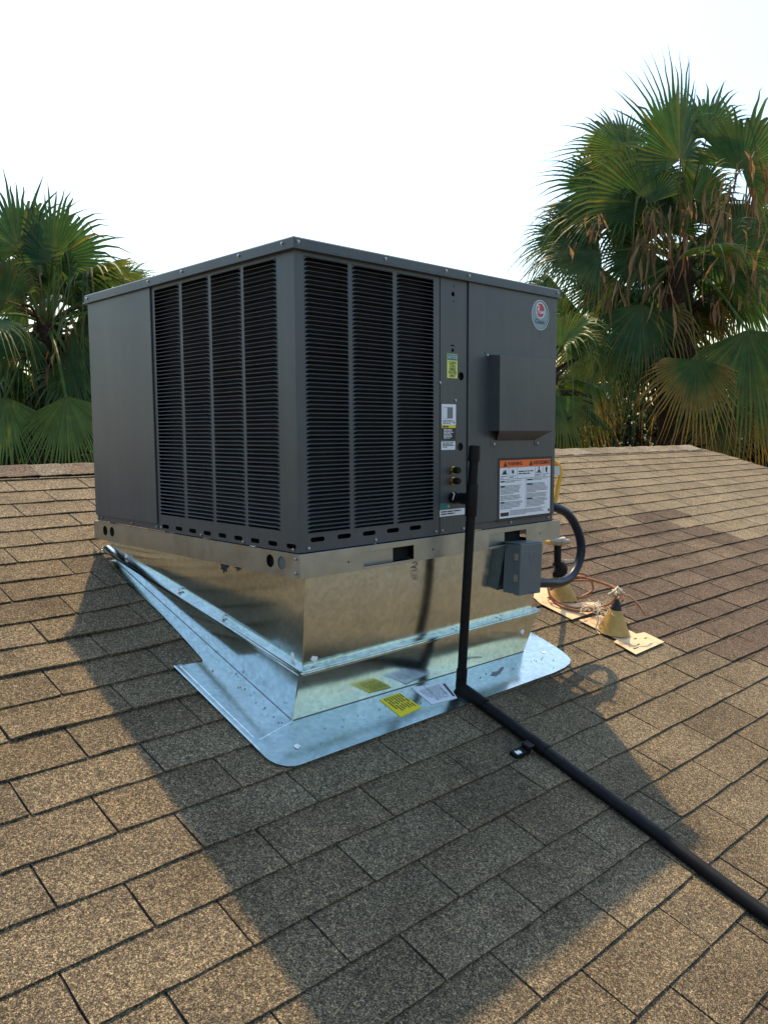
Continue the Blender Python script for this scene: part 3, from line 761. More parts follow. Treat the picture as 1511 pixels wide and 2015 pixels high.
mb.lathe((.631, -.010, tc.z), (0, 1, 0), [(-.012, .019), (.006, .019)], 8); mb.build('drain_stub', 'pvc', pipe, smooth=40)
mb = MB(); mb.tube([(.614, -.020, tc.z + .0192), (.616, -.026, tc.z + .015), (.613, -.024, tc.z + .004), (.615, -.02, tc.z - .006)], .0016, 5); mb.build('paint_chip', 'caulk', pipe)
mb = MB(); mb.lathe(along(-.44), dr, [(0, .0180), (.03, .0180), (.033, .0165)], 20)
E0 = along(-.475); E1 = roof(.610, -.09, .023)
mb.tube(smooth_path([E0, along(-.50), roof(.611, -.066, .022), roof(.609, -.12, .022), roof(.6075, -.16, .022)], 5), [.018] * 6 + [.0195] * 15, 20); mb.build('elbow', 'pvc', pipe, smooth=40)
R0, R1 = roof(.6085, -.13, .0195), roof(.512, -1.68, .0195)
mb = MB(); mb.tube([R0.lerp(R1, i / 12) + RN * (.0015 * math.sin(i * 1.7)) for i in range(13)], .0176, 20); mb.build('run', 'pvc', pipe, smooth=40)
mb = MB(); cc = R0.lerp(R1, (.378 - .13) / 1.55); dR = (R1 - R0).normalized()
mb.lathe(cc - dR * .03, dR, [(0, .0200), (.06, .0200)], 20); mb.build('coupling', 'pvc', pipe, smooth=40)
mb = MB(); Tm = Matrix.Translation(roof(.505, -.365, .016)) @ Matrix((RX, RT, RN)).transposed().to_4x4()
mb.box(-.018, .05, -.015, .015, -.014, .003, Tm); mb.box(.034, .062, -.016, .016, .0035, .016, Tm); st = mb.build('strap', 'pvc', pipe, bevel=.003)
mb = MB(); mb.plate(roof(.496, -.376, .0196), RX, RT, [(0, 0), (.008, .003), (.015, .0), (.021, .007), (.016, .017), (.01, .012), (.003, .019), (-.002, .01)], (), .0006); mb.build('paint_chip', 'caulk', pipe)

# ------------------------------------------------------------------ disconnect box
dbx = thing('disconnect_box', (.97, .004, -.15), 'grey electrical disconnect box mounted on the curb under the right rail', 'electrical box')
Td = Matrix.Translation((.975, 0, -.152)) @ Matrix.Rotation(math.radians(3.0), 4, 'Y') @ Matrix.Translation((-.975, 0, .152))
mb = MB(); mb.box(.914, 1.034, -.046, .003, -.238, -.064, Td); mb.build('box_body', 'boxgrey', dbx, bevel=.002)
mb = MB(); mb.box(.911, 1.038, -.070, -.0462, -.242, -.062, Td); mb.build('cover', 'boxgrey', dbx, bevel=.0025)
mb = MB(); mb.box(.909, 1.040, -.066, .004, -.0618, -.0585, Td); mb.build('rain_lip', 'boxgrey', dbx, bevel=.001)
for z in (-.107, -.182):
    mb = MB(); mb.box(.9065, .9107, -.062, -.046, z - .012, z + .012, Td); mb.box(.9045, .9063, -.058, -.050, z - .007, z + .008, Td); mb.build('latch', 'steel', dbx, bevel=.0008)
mb = MB(); mb.box(.985, 1.012, -.078, -.0702, -.2385, -.2345, Td); mb.build('hasp', 'boxgrey', dbx, bevel=.001)
mb = MB()
bolt = [(.962, -.096), (.992, -.091), (.982, -.122), (.978, -.146), (.974, -.121), (.966, -.125)]
for a, b in zip(bolt, bolt[1:] + bolt[:1]): mb.tube([Td @ V((a[0], -.0703, a[1])), Td @ V((b[0], -.0703, b[1]))], .0011, 5)
mb.build('bolt_emblem', 'greyink', dbx)

# ------------------------------------------------------------------ conduit, gas line
cond = thing('flexible_conduit', (1.3, .02, -.2), 'dark navy flexible conduit looping from unit side to grey box', 'conduit')
cp = smooth_path([(1.202, .09, .068), (1.250, .045, .048), (1.342, .03, .013), (1.405, .025, -.05), (1.432, .02, -.125), (1.415, .02, -.19), (1.35, .012, -.236), (1.25, -.005, -.246), (1.15, -.016, -.232), (1.03, -.02, -.215)], 10)
mb = MB(); rs_ = [.0172 + (.0007 if i % 2 else 0) for i in range(len(cp))]; mb.tube(cp, rs_, 16); mb.build('hose', 'conduit', cond, smooth=True)
mb = MB(); d_ = (cp[-1] - cp[-6]).normalized(); mb.lathe(V((1.052, -.0205, -.2185)), (-1, 0, .1), [(-.02, .020), (.012, .020), (.013, .024), (.018, .024)], 12); mb.build('connector', 'steel', cond, smooth=40)
gy = thing('gas_connector', (1.37, .12, .1), 'yellow flexible gas connector with white tag beside the unit end', 'gas connector')
mb = MB(); gp = smooth_path([(1.37, .12, .215), (1.405, .115, .195), (1.412, .11, .16), (1.395, .11, .11), (1.372, .105, .06), (1.345, .11, .0), (1.31, .12, -.06), (1.33, .16, -.108), (1.50, .25, -.135), (1.655, .33, -.158)], 8)
mb.tube(gp, [.0095 + (.0010 if i % 2 else 0) for i in range(len(gp))], 12); mb.build('hose', 'gasyellow', gy, smooth=True)
mb = MB(); mb.lathe((1.28, .135, .213), (1, -.1, .02), [(-.08, .012), (.05, .012), (.051, .018), (.085, .018), (.086, .013), (.11, .012)], 8); mb.build('fitting', 'brass', gy, smooth=40)
mb = MB(); mb.plate((1.345, .10, .155), (.72, -.69, .05), (0, .05, 1), [(0, 0), (.030, .003), (.028, .040), (.002, .036)], (), .001); tg = mb.build('tag', 'tag', gy)
mb = MB(); mb.plate((1.347, .0985, .163), (.72, -.69, .05), (0, .05, 1), [(.008, .0), (.018, .002), (.020, .014), (.010, .012)], (), .0005); mb.build('print', 'teal', tg)
gas = thing('gas_pipe', (1.685, .296, -.42), 'black gas riser with steel union rising from the mossy flashing', 'pipe')
G0 = V((1.684, .298, -.42)); G1 = V((1.688, .303, -.295)); G2 = V((1.697, .311, -.178))
mb = MB(); mb.tube([G0, G1], .022, 14); mb.tube(smooth_path([G1 - V((0, 0, .01)), G1 + V((.016, -.012, .012)), G1 + V((.004, -.002, .035))], 5), .026, 14); mb.lathe(G1 + V((0, 0, .03)), (G2 - G1), [(0, .0225), (.012, .0225), (.013, .016), (.09, .016)], 14); mb.build('riser', 'pvc', gas, smooth=40)
mb = MB(); ax = V((.72, -.69, -.04)).normalized(); c_ = V((1.697, .312, -.158))
mb.lathe(c_ - ax * .05, ax, [(0, .013), (.012, .013), (.0125, .019), (.065, .019), (.066, .022), (.082, .022), (.083, .013), (.10, .012), (.104, .008)], 12); mb.lathe(G2 + V((0, 0, -.012)), (0, 0, 1), [(0, .018), (.022, .018)], 10); mb.build('valve', 'steel', gas, smooth=40)
mb = MB(); hp = c_ + V((.03, -.02, -.088)); mb.box(-.006, .075, -.006, .006, -.003, .003, Matrix.Translation(hp) @ Matrix.Rotation(-.75, 4, 'Z')); mb.build('handle', 'rail', gas)
mb = MB(); mb.lathe(G0 + V((.001, .002, .045)), (0, .03, 1), [(0, .036), (.02, .034), (.048, .029), (.06, .024)], 14); mb.build('mastic_wrap', 'moss', gas, smooth=40)

# ------------------------------------------------------------------ pipe flashings
def flashing(cx, cy, plate_pts, h_c, top_m, label, seed):
    t_ = thing('pipe_flashing', roof(cx, cy, .008), label, 'pipe flashing', 'cone flashings on the roof')
    mb = MB(); mb.plate(roof(0, 0, .0125), RX, RT, [(a, b * CS) for a, b in plate_pts], (), .0015); mb.build('base_plate', 'plate', t_, label='peach painted flashing plate with rust specks')
    mb = MB(); pr = [(0, .069), (.006, .065)] + [(.006 + (h_c - .006) * i / 6, .065 + (.024 - .065) * (i / 6) ** .93) for i in range(1, 7)] + [(h_c + .002, .020)]
    mb.lathe(roof(cx, cy, .010), V((0, -.12, 1)), pr, 24); mb.build('cone', 'cone', t_, smooth=40)
    rg = random.Random(seed); mb = MB()
    for _ in range(9):
        a, b = plate_pts[0]; x_ = rg.uniform(min(p[0] for p in plate_pts), max(p[0] for p in plate_pts)); y_ = rg.uniform(min(p[1] for p in plate_pts), max(p[1] for p in plate_pts))
        if inside((x_, y_), plate_pts): Tq = Matrix.Translation(roof(x_, y_, .0128)) @ Matrix((RX, RT, RN)).transposed().to_4x4(); mb.box(-.010, .010, -.002, .002, 0, .001, Tq)
    mb.build('rust_mark', 'trunk', t_)
    return t_
f1 = flashing(1.690, .285, [(1.53, .125), (1.80, .135), (1.83, .19), (1.70, .22), (1.82, .36), (1.58, .42), (1.52, .28)], .078, 'moss', 'yellow cone flashing around the black gas riser, partly behind the conduit', 3)
f2 = flashing(1.628, -.012, [(1.530, -.172), (1.778, -.162), (1.772, -.075), (1.715, -.070), (1.715, .10), (1.56, .11), (1.57, -.066), (1.535, -.07)], .095, 'tar', 'yellow cone flashing with black tar top, standing alone in front', 4)
mb = MB(); mb.lathe(roof(1.628, -.012, .010) + V((0, -.0105, .089)), V((0, -.12, 1)), [(0, .0250), (.008, .0235), (.022, .020), (.034, .0135), (.043, .011), (.050, .007)], 12); mb.build('tar_top', 'tar', f2, smooth=40)

# ------------------------------------------------------------------ wire bundle and string
wb = thing('wire_bundle', (1.72, .15, -.4), 'loops of weathered orange wire lying between the two cone flashings', 'wire')
rw = random.Random(21)
C1 = roof(1.69, .285, 0); C2 = roof(1.628, -.012, .175)
loops = [
 [(1.60, .30, -.33), (1.57, .25, -.385), (1.60, .18, -.42), (1.70, .10, -.425), (1.79, .06, -.40), (1.83, .09, -.36), (1.80, .17, -.335), (1.73, .24, -.33), (1.68, .28, -.33)],
 [(1.60, .30, -.325), (1.565, .24, -.40), (1.61, .16, -.435), (1.70, .07, -.43), (1.78, .03, -.395), (1.80, .08, -.355), (1.76, .18, -.32), (1.71, .26, -.305)],
 [(1.72, .30, -.31), (1.78, .20, -.325), (1.82, .08, -.36), (1.74, .03, -.36), (1.66, .0, -.355)],
 [(1.72, .28, -.30), (1.79, .22, -.31), (1.80, .19, -.37), (1.75, .21, -.40), (1.72, .22, -.405)],
 [(1.58, .28, -.39), (1.63, .15, -.43), (1.70, .06, -.41), (1.66, .0, -.37), (1.64, -.02, -.35)],
]
for lp in loops:
    mb = MB(); mb.tube(smooth_path(lp, 8), .0048, 8); mb.build('wire_loop', 'copper', wb, smooth=True)
mb = MB(); p_ = smooth_path([(1.645, -.02, -.345), (1.68, -.05, -.35), (1.715, -.075, -.385), (1.735, -.09, -.42), (1.745, -.10, -.44)], 6); mb.tube(p_, [.004] * 6 + [.007] * 6 + [.010] * 8 + [.006] * (len(p_) - 20), 8, flat=.4); mb.build('loose_end', 'copper', wb, smooth=True)
stg = thing('string_tangle', (1.66, .05, -.45), 'frayed pale string tangled among the orange wires', 'string')
mb = MB()
for i in range(26):
    a = V((rw.uniform(1.57, 1.72), rw.uniform(.02, .14), -.44 + rw.uniform(0, .04)))
    pts = [a]
    for _ in range(4): pts.append(pts[-1] + V((rw.uniform(-.04, .045), rw.uniform(-.04, .03), rw.uniform(-.025, .02))))
    pts = [V((p.x, p.y, max(p.z, RA + RS * p.y + .016))) for p in pts]; mb.tube(smooth_path(pts, 4), .0014, 4)
mb.tube(smooth_path([(1.79, .06, -.345), (1.74, .04, -.352), (1.69, .01, -.345), (1.645, -.02, -.34)], 5), .004, 6)
mb.tube(smooth_path([(1.60, .05, -.40), (1.585, .03, -.45), (1.57, .03, -.485), (1.55, .0, -.50)], 5), .0028, 5)
for _ in range(7):
    a = V((1.648 + rw.gauss(0, .012), -.016 + rw.gauss(0, .01), -.335 + rw.gauss(0, .008))); mb.tube(smooth_path([a, a + V((rw.uniform(-.02, .02), rw.uniform(-.02, .02), .012)), a + V((rw.uniform(-.03, .03), rw.uniform(-.02, .02), 0))], 4), .003, 5)
o = mb.build('strands', 'string', stg); o['kind'] = 'stuff'

# ------------------------------------------------------------------ palms
EA, EB, EC = V((.7212, -.6927, 0)), V((.6927, .7212, 0)), V((0, 0, 1))
def L3(t): return EA * t[0] + EB * t[1] + EC * t[2]
G_DK = (.024, .066, .030); G_MD = (.058, .118, .030); G_LT = (.115, .175, .038); YEL = (.36, .27, .05); DRY = (.52, .25, .055); BRN = (.20, .105, .05)
def frond(palm, root, hub, axis, R, normal=(0, -1, 0), phi=120, fold=.25, droop=.35, tone=0.4, tip=None, tipk=.0, seed=1, pet=True, nseg=44, costa=.15):
    rg = random.Random(seed); mb = MB()
    A = axis.normalized(); S = A.cross(normal).normalized(); Nn = S.cross(A).normalized()
    base = lerp3(G_DK, G_MD, min(1, tone * 2)) if tone < .5 else lerp3(G_MD, G_LT, (tone - .5) * 2)
    dl = math.radians(2 * phi) / nseg
    jr = [.47 + .12 * rg.random() for _ in range(nseg + 1)]
    def pt(th, r, rib, free):
        x, y = math.cos(th), math.sin(th)
        p = hub + (A * x + S * y) * r + Nn * (-fold * abs(y) ** 1.3 * r + rib)
        p = p - EC * (costa * max(0, x) * (r / R) ** 2 * R + droop * free ** 2.2 * R)
        return p
    for k in range(nseg):
        th = -math.radians(phi) + dl * (k + .5); a = abs(th) / math.radians(phi)
        Rk = R * (1 - .42 * a * a) * rg.uniform(.92, 1.16); dr_ = rg.uniform(.4, 1.3) if rg.random() > .16 else rg.uniform(2.2, 4.5); tw = rg.uniform(-.05, .05); sv = rg.uniform(.78, 1.22); bs = tuple(q * sv for q in base); bs = lerp3(bs, YEL, .25 * rg.random()) if rg.random() < .14 else bs
        vs = []; cs = []
        st = [0.03, .22, .5, 1.0]
        rj0, rj1 = jr[k] * R * (1 - .3 * a), jr[k + 1] * R * (1 - .3 * a)
        rib = .32 * dl
        for s in st:
            for (t_, r_, h_) in ((th - dl / 2, rj0 * s, 0), (th, (rj0 + rj1) / 2 * s, 1), (th + dl / 2, rj1 * s, 0)):
                vs.append(pt(t_, r_, h_ * rib * r_, 0)); cs.append(lerp3(lerp3(bs, (.12, .13, .05), max(0, .5 - s) * .9), tip or bs, min(1, .45 * tipk) * max(0, s - .5) * 2 * rg.uniform(.4, 1)))
        rjm = (rj0 + rj1) / 2
        for q in (.25, .5, .75, 1.0):
            r_ = rjm + (Rk - rjm) * q; wid = dl / 2 * rjm * (1 - q) ** 1.05 * .92; fr = q
            dth = tw * q
            cc_ = bs
            if tip: cc_ = lerp3(bs, tip, min(1, tipk * (q * 1.3) * rg.uniform(.6, 1.2)))
            cen = pt(th + dth, r_, rib * rjm * (1 - q), fr * dr_ ** .5)
            cen += S * (rg.uniform(-.02, .02) * q * R)
            sd = (S * math.cos(th) - A * math.sin(th))
            for off, hh in ((-1, -.4), (0, 0), (1, -.4)):
                vs.append(cen + sd * off * max(wid, .0012) + Nn * hh * max(wid, .001) * .6); cs.append(cc_)
        nr = len(vs) // 3
        fs = [(i * 3 + j, i * 3 + j + 1, (i + 1) * 3 + j + 1, (i + 1) * 3 + j) for i in range(nr - 1) for j in range(2)]
        mb.add(vs, fs, cs)
    if pet:
        mid = root.lerp(hub, .55) + EC * .08 * (hub - root).length
        pp = smooth_path([root, mid, hub + A * .02], 5)
        mb.tube(pp, [.028 - .014 * i / len(pp) for i in range(len(pp))], 6, flat=.6, c=lerp3(G_LT, (.16, .12, .04), rg.random()))
    return mb.build('frond', 'leaf', palm, tint=True)
def dead_leaf(palm, p, L, n, seed, width=.040, spread=.11):
    rg = random.Random(seed); mb = MB()
    for i in range(n):
        q = p + EA * rg.gauss(0, spread) + EB * rg.gauss(0, spread) + EC * rg.uniform(-.06, .06); ln = L * rg.uniform(.5, 1.1)
        pts = [q]; d_ = (EA * rg.uniform(-.6, .6) + EB * rg.uniform(-.5, .5) + EC * rg.uniform(-.2, .5))
        for k_ in range(1, 7):
            d_ = d_ * .6 - EC * .45 + EA * rg.uniform(-.26, .26) + EB * rg.uniform(-.2, .2); pts.append(pts[-1] + d_.normalized() * ln / 6)
        ph = rg.uniform(0, 6); vs = []; c = lerp3(BRN, (.50, .30, .16), rg.random())
        if rg.random() < .3: c = lerp3(c, (.09, .05, .03), .7)
        for k_, s in enumerate(pts):
            wd_ = width * (.5 + (seed * 7 + i * 3) % 5 * .22) * math.sin(math.pi * (.12 + .86 * k_ / 6)) * rg.uniform(.7, 1.1) * .5; dd = EA * math.cos(ph + k_ * .8) + EB * math.sin(ph + k_ * .8)
            vs += [s - dd * wd_, s + EB * .006, s + dd * wd_]
        mb.add(vs, [(k_ * 3 + j, k_ * 3 + j + 1, k_ * 3 + j + 4, k_ * 3 + j + 3) for k_ in range(6) for j in range(2)], c)
    return mb.build('dead_leaf', 'leaf', palm, tint=True)
def palm_tree(base, crown, r0, label, hand, dead, fill, seed, fillR=.9, petL=.9, boots=90, dry=.6):
    rg = random.Random(seed); t_ = thing('palm_tree', base, label, 'palm tree', 'fan palms behind the roof')
    base, crown = V(base), V(crown); ax = crown - base; n_ = 26
    mb = MB(); pts = [base.lerp(crown, i / n_) + EA * .02 * math.sin(i) for i in range(n_ + 1)]
    mb.tube(pts, [r0 * (1.15 - .25 * i / n_) * rg.uniform(.9, 1.1) for i in range(n_ + 1)], 12, c=(1, 1, 1)); mb.build('trunk', 'trunk', t_, smooth=True)
    mb = MB()
    for i in range(boots):
        h = rg.uniform(.35, 1.02); a = rg.uniform(0, 2 * math.pi); o_ = EA * math.cos(a) + EB * math.sin(a); p = base.lerp(crown, h) + o_ * r0 * .85
        L = rg.uniform(.15, .45) * (1.3 if h > .85 else 1); d_ = (o_ * .8 + EC * rg.uniform(.1, .9)).normalized()
        q = p + d_ * L * .6; e = q + (d_ - EC * rg.uniform(0, .8)).normalized() * L * .5; mb.tube(smooth_path([p, q, e], 3), [.045, .035, .028, .024, .02, .016, .012], 5, flat=.35)
    o = mb.build('leaf_base', 'trunk', t_); o['kind'] = 'stuff'
    for i, (hub, axis, R, kw) in enumerate(hand):
        nm = L3(kw.pop('n', (0, -1, .15))); frond(t_, crown, crown + L3(hub), L3(axis), R, nm, seed=seed * 100 + i, **kw)
    for i, (p, L, n2) in enumerate(dead): dead_leaf(t_, crown + L3(p), L, int(n2 * 1.5), seed * 50 + i)
    for i in range(fill):
        az = i * 2.39996 + rg.uniform(-.3, .3); el = math.radians(78 - 145 * (i + .5) / fill + rg.uniform(-8, 8))
        d_ = (EA * math.cos(az) + EB * math.sin(az)) * math.cos(el) + EC * math.sin(el)
        if d_.dot(EB) < -.35 and el > -1.0: continue
        if d_.dot(EA) < -.75 and el > -.6: continue
        hub = crown + d_ * petL * rg.uniform(.75, 1.1) - EC * .10
        axd = (d_ - EC * rg.uniform(.15, .5)).normalized(); sd = axd.cross(EC)
        if sd.length < .2: sd = EA
        nm = sd.normalized().cross(axd)
        low = el < -.5
        frond(t_, crown - EC * .1, hub, axd, fillR * rg.uniform(.8, 1.1), nm * (1 if nm.z >= 0 else -1), phi=rg.uniform(100, 130), fold=rg.uniform(.1, .4), droop=rg.uniform(.3, .6), tone=rg.uniform(.15, .95), tip=DRY if low and dry > .1 else YEL, tipk=.9 if low and rg.random() < dry else .2, seed=seed * 1000 + i, nseg=34)
    return t_
S = .00744
def H(px, py, b, ax, Rp, **kw): return ((px * S, b, py * S), ax, Rp * S, kw)
handR = [
 H(-10, 185, -.1, (0, .1, 1), 215, phi=125, fold=.2, droop=.10, tone=.15, costa=0, n=(.62, -.78, 0)),
 H(-105, 215, .2, (-.75, .2, .65), 150, phi=105, fold=.3, droop=.12, tone=.35, tip=YEL, tipk=.3),
 H(-80, 95, -.35, (-.62, -.1, .75), 190, phi=110, fold=.3, droop=.30, tone=.1, tip=YEL, tipk=.2),
 H(-140, 105, .1, (-1, .1, .12), 190, phi=75, fold=.25, droop=.28, tone=.45, n=(0, -.6, .8)),
 H(-205, 45, .1, (-1, 0, -.05), 130, phi=85, fold=.2, droop=.3, tone=.15),
 H(-165, 5, -.3, (-1, -.1, -.05), 160, phi=80, fold=.2, droop=.25, tone=.2, tip=YEL, tipk=.35, n=(0, -.8, .6)),
 H(60, 245, .3, (.35, .3, .9), 175, phi=110, fold=.3, droop=.12, tone=.45),
 H(115, 170, .0, (.6, -.1, .75), 200, phi=115, fold=.25, droop=.2, tone=.3, tip=YEL, tipk=.2),
 H(130, 60, .2, (1, .1, .2), 170, phi=100, fold=.3, droop=.3, tone=.1),
 H(10, -10, -.9, (.15, -1, .12), 95, phi=125, fold=.1, droop=.15, tone=.8, tip=(.3, .3, .15), tipk=.5, n=(0, .2, 1)),
 H(55, -5, -.4, (.9, -.2, .25), 150, phi=85, fold=.3, droop=.3, tone=.4),
 H(-8, -205, -.95, (-.12, -.1, -1), 150, phi=88, fold=.1, droop=.1, tone=.55, tip=DRY, tipk=1.25, n=(0, -1, -.1)),
 H(88, -150, -.85, (.15, -.1, -1), 215, phi=78, fold=.12, droop=.08, tone=.45, tip=YEL, tipk=.6),
 H(-165, -130, -.3, (-.5, -.1, -.85), 195, phi=75, fold=.2, droop=.12, tone=.55, tip=YEL, tipk=1.0),
 H(-95, -95, -.5, (-.1, -.2, -1), 160, phi=80, fold=.25, droop=.1, tone=.3),
 H(70, -290, -.3, (.1, 0, -1), 140, phi=80, fold=.15, droop=.1, tone=.1, tip=DRY, tipk=.9),
 H(-185, -245, .0, (-.1, 0, -1), 140, phi=70, fold=.2, droop=.1, tone=.25, tip=DRY, tipk=1.2),
 H(-215, -60, .3, (-.7, .2, -.6), 150, phi=90, fold=.3, droop=.3, tone=.2),
 H(150, -30, .4, (.7, .1, -.7), 160, phi=90, fold=.3, droop=.3, tone=.2),
 H(150, -260, -.1, (.3, 0, -1), 160, phi=80, fold=.2, droop=.1, tone=.1, tip=DRY, tipk=.6),
 H(-60, 20, .0, (-.5, -.3, -.7), 150, phi=100, fold=.35, droop=.3, tone=.1),
 H(-130, 150, .3, (-.8, .1, .55), 155, phi=112, fold=.3, droop=.2, tone=.05),
 H(-55, 160, .4, (-.35, .2, .9), 165, phi=112, fold=.3, droop=.2, tone=.1),
 H(-150, 60, .3, (-.95, .1, .2), 165, phi=105, fold=.3, droop=.3, tone=.05),
 H(-15, 70, .4, (-.15, .3, .9), 165, phi=118, fold=.25, droop=.25, tone=.05),
 H(45, 120, .5, (.25, .3, .9), 185, phi=118, fold=.25, droop=.2, tone=.1),
 H(-60, -150, .3, (-.3, .1, -1), 170, phi=85, fold=.3, droop=.15, tone=.1),
 H(20, -170, .4, (.2, .1, -1), 170, phi=85, fold=.3, droop=.15, tone=.05),
 H(-120, -30, .2, (-.6, .1, -.8), 150, phi=95, fold=.35, droop=.3, tone=.15),
 H(60, 60, .2, (.5, .1, -.6), 150, phi=100, fold=.35, droop=.3, tone=.1),
]
deadR = [((x_ * S, b_, y_ * S), L_ * S, n_) for x_, y_, b_, L_, n_ in (
 (55, 135, -.5, 120, 7), (110, 190, -.4, 130, 9), (125, 120, -.5, 110, 8), (-85, 70, -.8, 110, 9), (-100, 20, -.7, 120, 10), (-175, 75, -.4, 80, 6), (-215, 20, -.3, 75, 5), (15, 70, -.9, 90, 8),
 (-20, 90, -.6, 70, 6), (80, 0, -.6, 120, 9), (115, -20, -.4, 110, 7), (-60, -60, -.5, 120, 8), (-130, -50, -.5, 110, 8), (-180, -30, -.3, 110, 7), (60, -80, -.3, 90, 6), (-35, 20, -.8, 90, 8), (35, 20, -.9, 60, 8), (140, 40, -.5, 100, 8))]
palm_tree((10.28, 4.09, -3.6), (10.28, 4.09, 2.83), .25, 'tall fan palm with brown hanging strips, right of the air conditioner', handR, deadR, 34, 1, fillR=.95, petL=.95)
S = .0059
handL = [
 H(-35, 135, -.2, (-.05, .1, 1), 165, phi=118, fold=.35, droop=.22, tone=.12, costa=.02),
 H(35, 110, -.3, (.35, -.1, 1), 165, phi=120, fold=.3, droop=.25, tone=.15, costa=.05),
 H(-95, 130, .2, (-.8, .1, .6), 150, phi=110, fold=.3, droop=.4, tone=.5, tip=YEL, tipk=.4),
 H(122, 70, .3, (.78, .1, .6), 125, phi=58, fold=.3, droop=.4, tone=.8, tip=YEL, tipk=.2),
 H(118, 45, .5, (.9, .1, .35), 110, phi=60, fold=.3, droop=.4, tone=.6),
 H(100, -10, .1, (.9, 0, .05), 130, phi=100, fold=.3, droop=.35, tone=.35),
 H(-40, 30, -.5, (-.4, -.3, .5), 130, phi=110, fold=.3, droop=.5, tone=.2, tip=YEL, tipk=.5),
 H(-45, -5, -.8, (-.3, -.8, -.25), 130, phi=110, fold=.15, droop=.25, tone=.55, tip=(.5, .42, .12), tipk=.6, n=(0, -.5, .8)),
 H(65, -20, -.3, (.6, -.3, -.3), 140, phi=95, fold=.3, droop=.35, tone=.4),
 H(-34, -146, -.7, (-.05, -.3, -1), 160, phi=70, fold=.2, droop=.06, tone=.85, tip=G_LT, tipk=.4),
 H(80, -146, -.75, (.1, -.3, -1), 160, phi=72, fold=.12, droop=.06, tone=.9, tip=G_LT, tipk=.6),
 H(-25, -160, -.1, (0, 0, -1), 160, phi=70, fold=.2, droop=.08, tone=.15),
 H(95, -150, .1, (.1, 0, -1), 150, phi=70, fold=.2, droop=.08, tone=.2),
 H(-125, -30, .1, (-.8, 0, -.4), 150, phi=95, fold=.3, droop=.3, tone=.25),
 H(0, 70, .3, (0, .2, 1), 150, phi=118, fold=.3, droop=.3, tone=.1),
 H(-20, -20, -.35, (-.4, -.4, -.5), 125, phi=100, fold=.3, droop=.35, tone=.3),
 H(55, -60, -.3, (.5, -.3, -.7), 140, phi=90, fold=.3, droop=.3, tone=.35),
 H(-70, -70, -.2, (-.5, -.2, -.7), 140, phi=90, fold=.3, droop=.3, tone=.25),
 H(10, -100, .3, (.1, .1, -1), 150, phi=90, fold=.3, droop=.2, tone=.1),
 H(-60, 60, .3, (-.6, .2, .2), 140, phi=110, fold=.3, droop=.4, tone=.15),
 H(50, 40, .3, (.6, .2, .0), 140, phi=110, fold=.3, droop=.35, tone=.2),
]
deadL = [((x_ * S, b_, y_ * S), L_ * S, n_) for x_, y_, b_, L_, n_ in ((60, 20, -.3, 90, 3), (40, -70, -.4, 80, 3), (-30, -70, -.4, 70, 3), (75, -60, -.2, 90, 4))]
palm_tree((2.42, 7.87, -3.6), (2.50, 7.87, 1.60), .17, 'fan palm at the left edge, half hidden by the air conditioner', handL, deadL, 30, 2, fillR=.85, petL=.75, dry=0)
S = .0065
hand3 = [H(-35, 110, 0, (-.3, 0, 1), 100, phi=100, fold=.3, droop=.3, tone=.5), H(30, 60, 0, (.5, 0, .8), 110, phi=100, fold=.3, droop=.3, tone=.6, tip=YEL, tipk=.4),
         H(-30, 0, -.3, (-.2, -.2, -.6), 120, phi=90, fold=.3, droop=.3, tone=.6, tip=YEL, tipk=.7), H(15, -40, -.3, (.2, -.2, -1), 130, phi=80, fold=.2, droop=.15, tone=.6, tip=YEL, tipk=.9)]
palm_tree((7.75, 4.55, -3.6), (7.70, 4.60, 1.05), .16, 'smaller pale green fan palm between the unit and the tall palm', hand3, [], 18, 3, fillR=.75, petL=.6, boots=40)

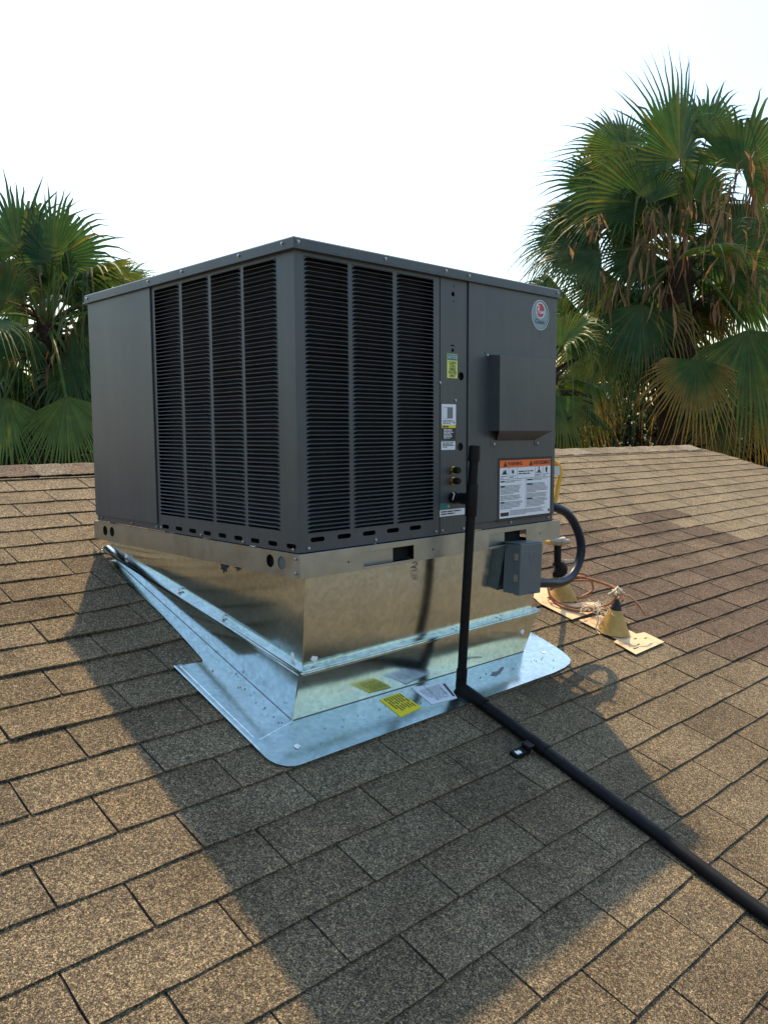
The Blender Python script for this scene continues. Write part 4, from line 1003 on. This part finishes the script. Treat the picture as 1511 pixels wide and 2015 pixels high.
# ------------------------------------------------------------------ shrubs beyond the ridge
def shrub(x, y, z, rx, rz, label, n_, tone, seed):
    rg = random.Random(seed); t_ = thing('shrub', (x, y, -3.6), label, 'shrub', 'shrubs beyond the roof ridge'); mb = MB()
    for _ in range(n_):
        while True:
            p = V((rg.uniform(-1, 1), rg.uniform(-1, 1), rg.uniform(-1, 1)))
            if .35 < p.length < 1 + .15 * math.sin(9 * p.x + 7 * p.z): break
        c = V((x, y, z)) + EA * p.x * rx + EB * p.y * rx * .8 + EC * p.z * rz
        L = rg.uniform(.09, .22); d_ = V((rg.gauss(0, 1), rg.gauss(0, 1), rg.gauss(0, 1))).normalized(); s_ = d_.orthogonal().normalized() * L * .28
        cc_ = lerp3(tone, (tone[0] * 2.4, tone[1] * 2.2, tone[2] * 1.8), rg.random() ** 2)
        mb.add([c, c + d_ * L * .5 + s_, c + d_ * L, c + d_ * L * .5 - s_], [(0, 1, 2, 3)], cc_)
    mb.build('foliage', 'shrubleaf', t_, tint=True)
    tb = MB()
    for i in range(14):
        a = V((x, y, z - rz * .9)); e = a + EA * rg.uniform(-1, 1) * rx + EB * rg.uniform(-.6, .6) * rx + EC * rg.uniform(.5, 1.9) * rz
        tb.tube(smooth_path([a, a.lerp(e, .5) + EC * .1, e], 3), [.03, .026, .022, .018, .014, .01, .006], 5)
    tb.tube([(x, y, -3.6), (x, y, z - rz * .85)], [.06, .04], 8); tb.build('stem', 'trunk', t_)
for a_ in ((8.4, 7.4, .45, 1.6, 1.1, 'dark olive shrub behind the ridge near the unit end', 7140, (0.0143, 0.0209, 0.0088), 1),
           (11.2, 6.6, .40, 1.8, 1.15, 'grey green shrub behind the ridge, below the tall palm', 7140, (0.0165, 0.0231, 0.0132), 2),
           (12.8, 4.2, .2, 1.7, 1.15, 'dark shrub beyond the right roof edge', 6460, (0.0110, 0.0165, 0.0077), 3),
           (11.2, 1.6, -.6, 1.2, .95, 'twiggy dark shrub at the far right roof edge', 4760, (0.0110, 0.0149, 0.0072), 4),
           (2.0, 10.2, .25, 2.0, 1.0, 'dark shrub behind the left palm trunk', 8840, (0.0077, 0.0132, 0.0060), 5)): shrub(*a_)
print('built', len(bpy.data.objects))
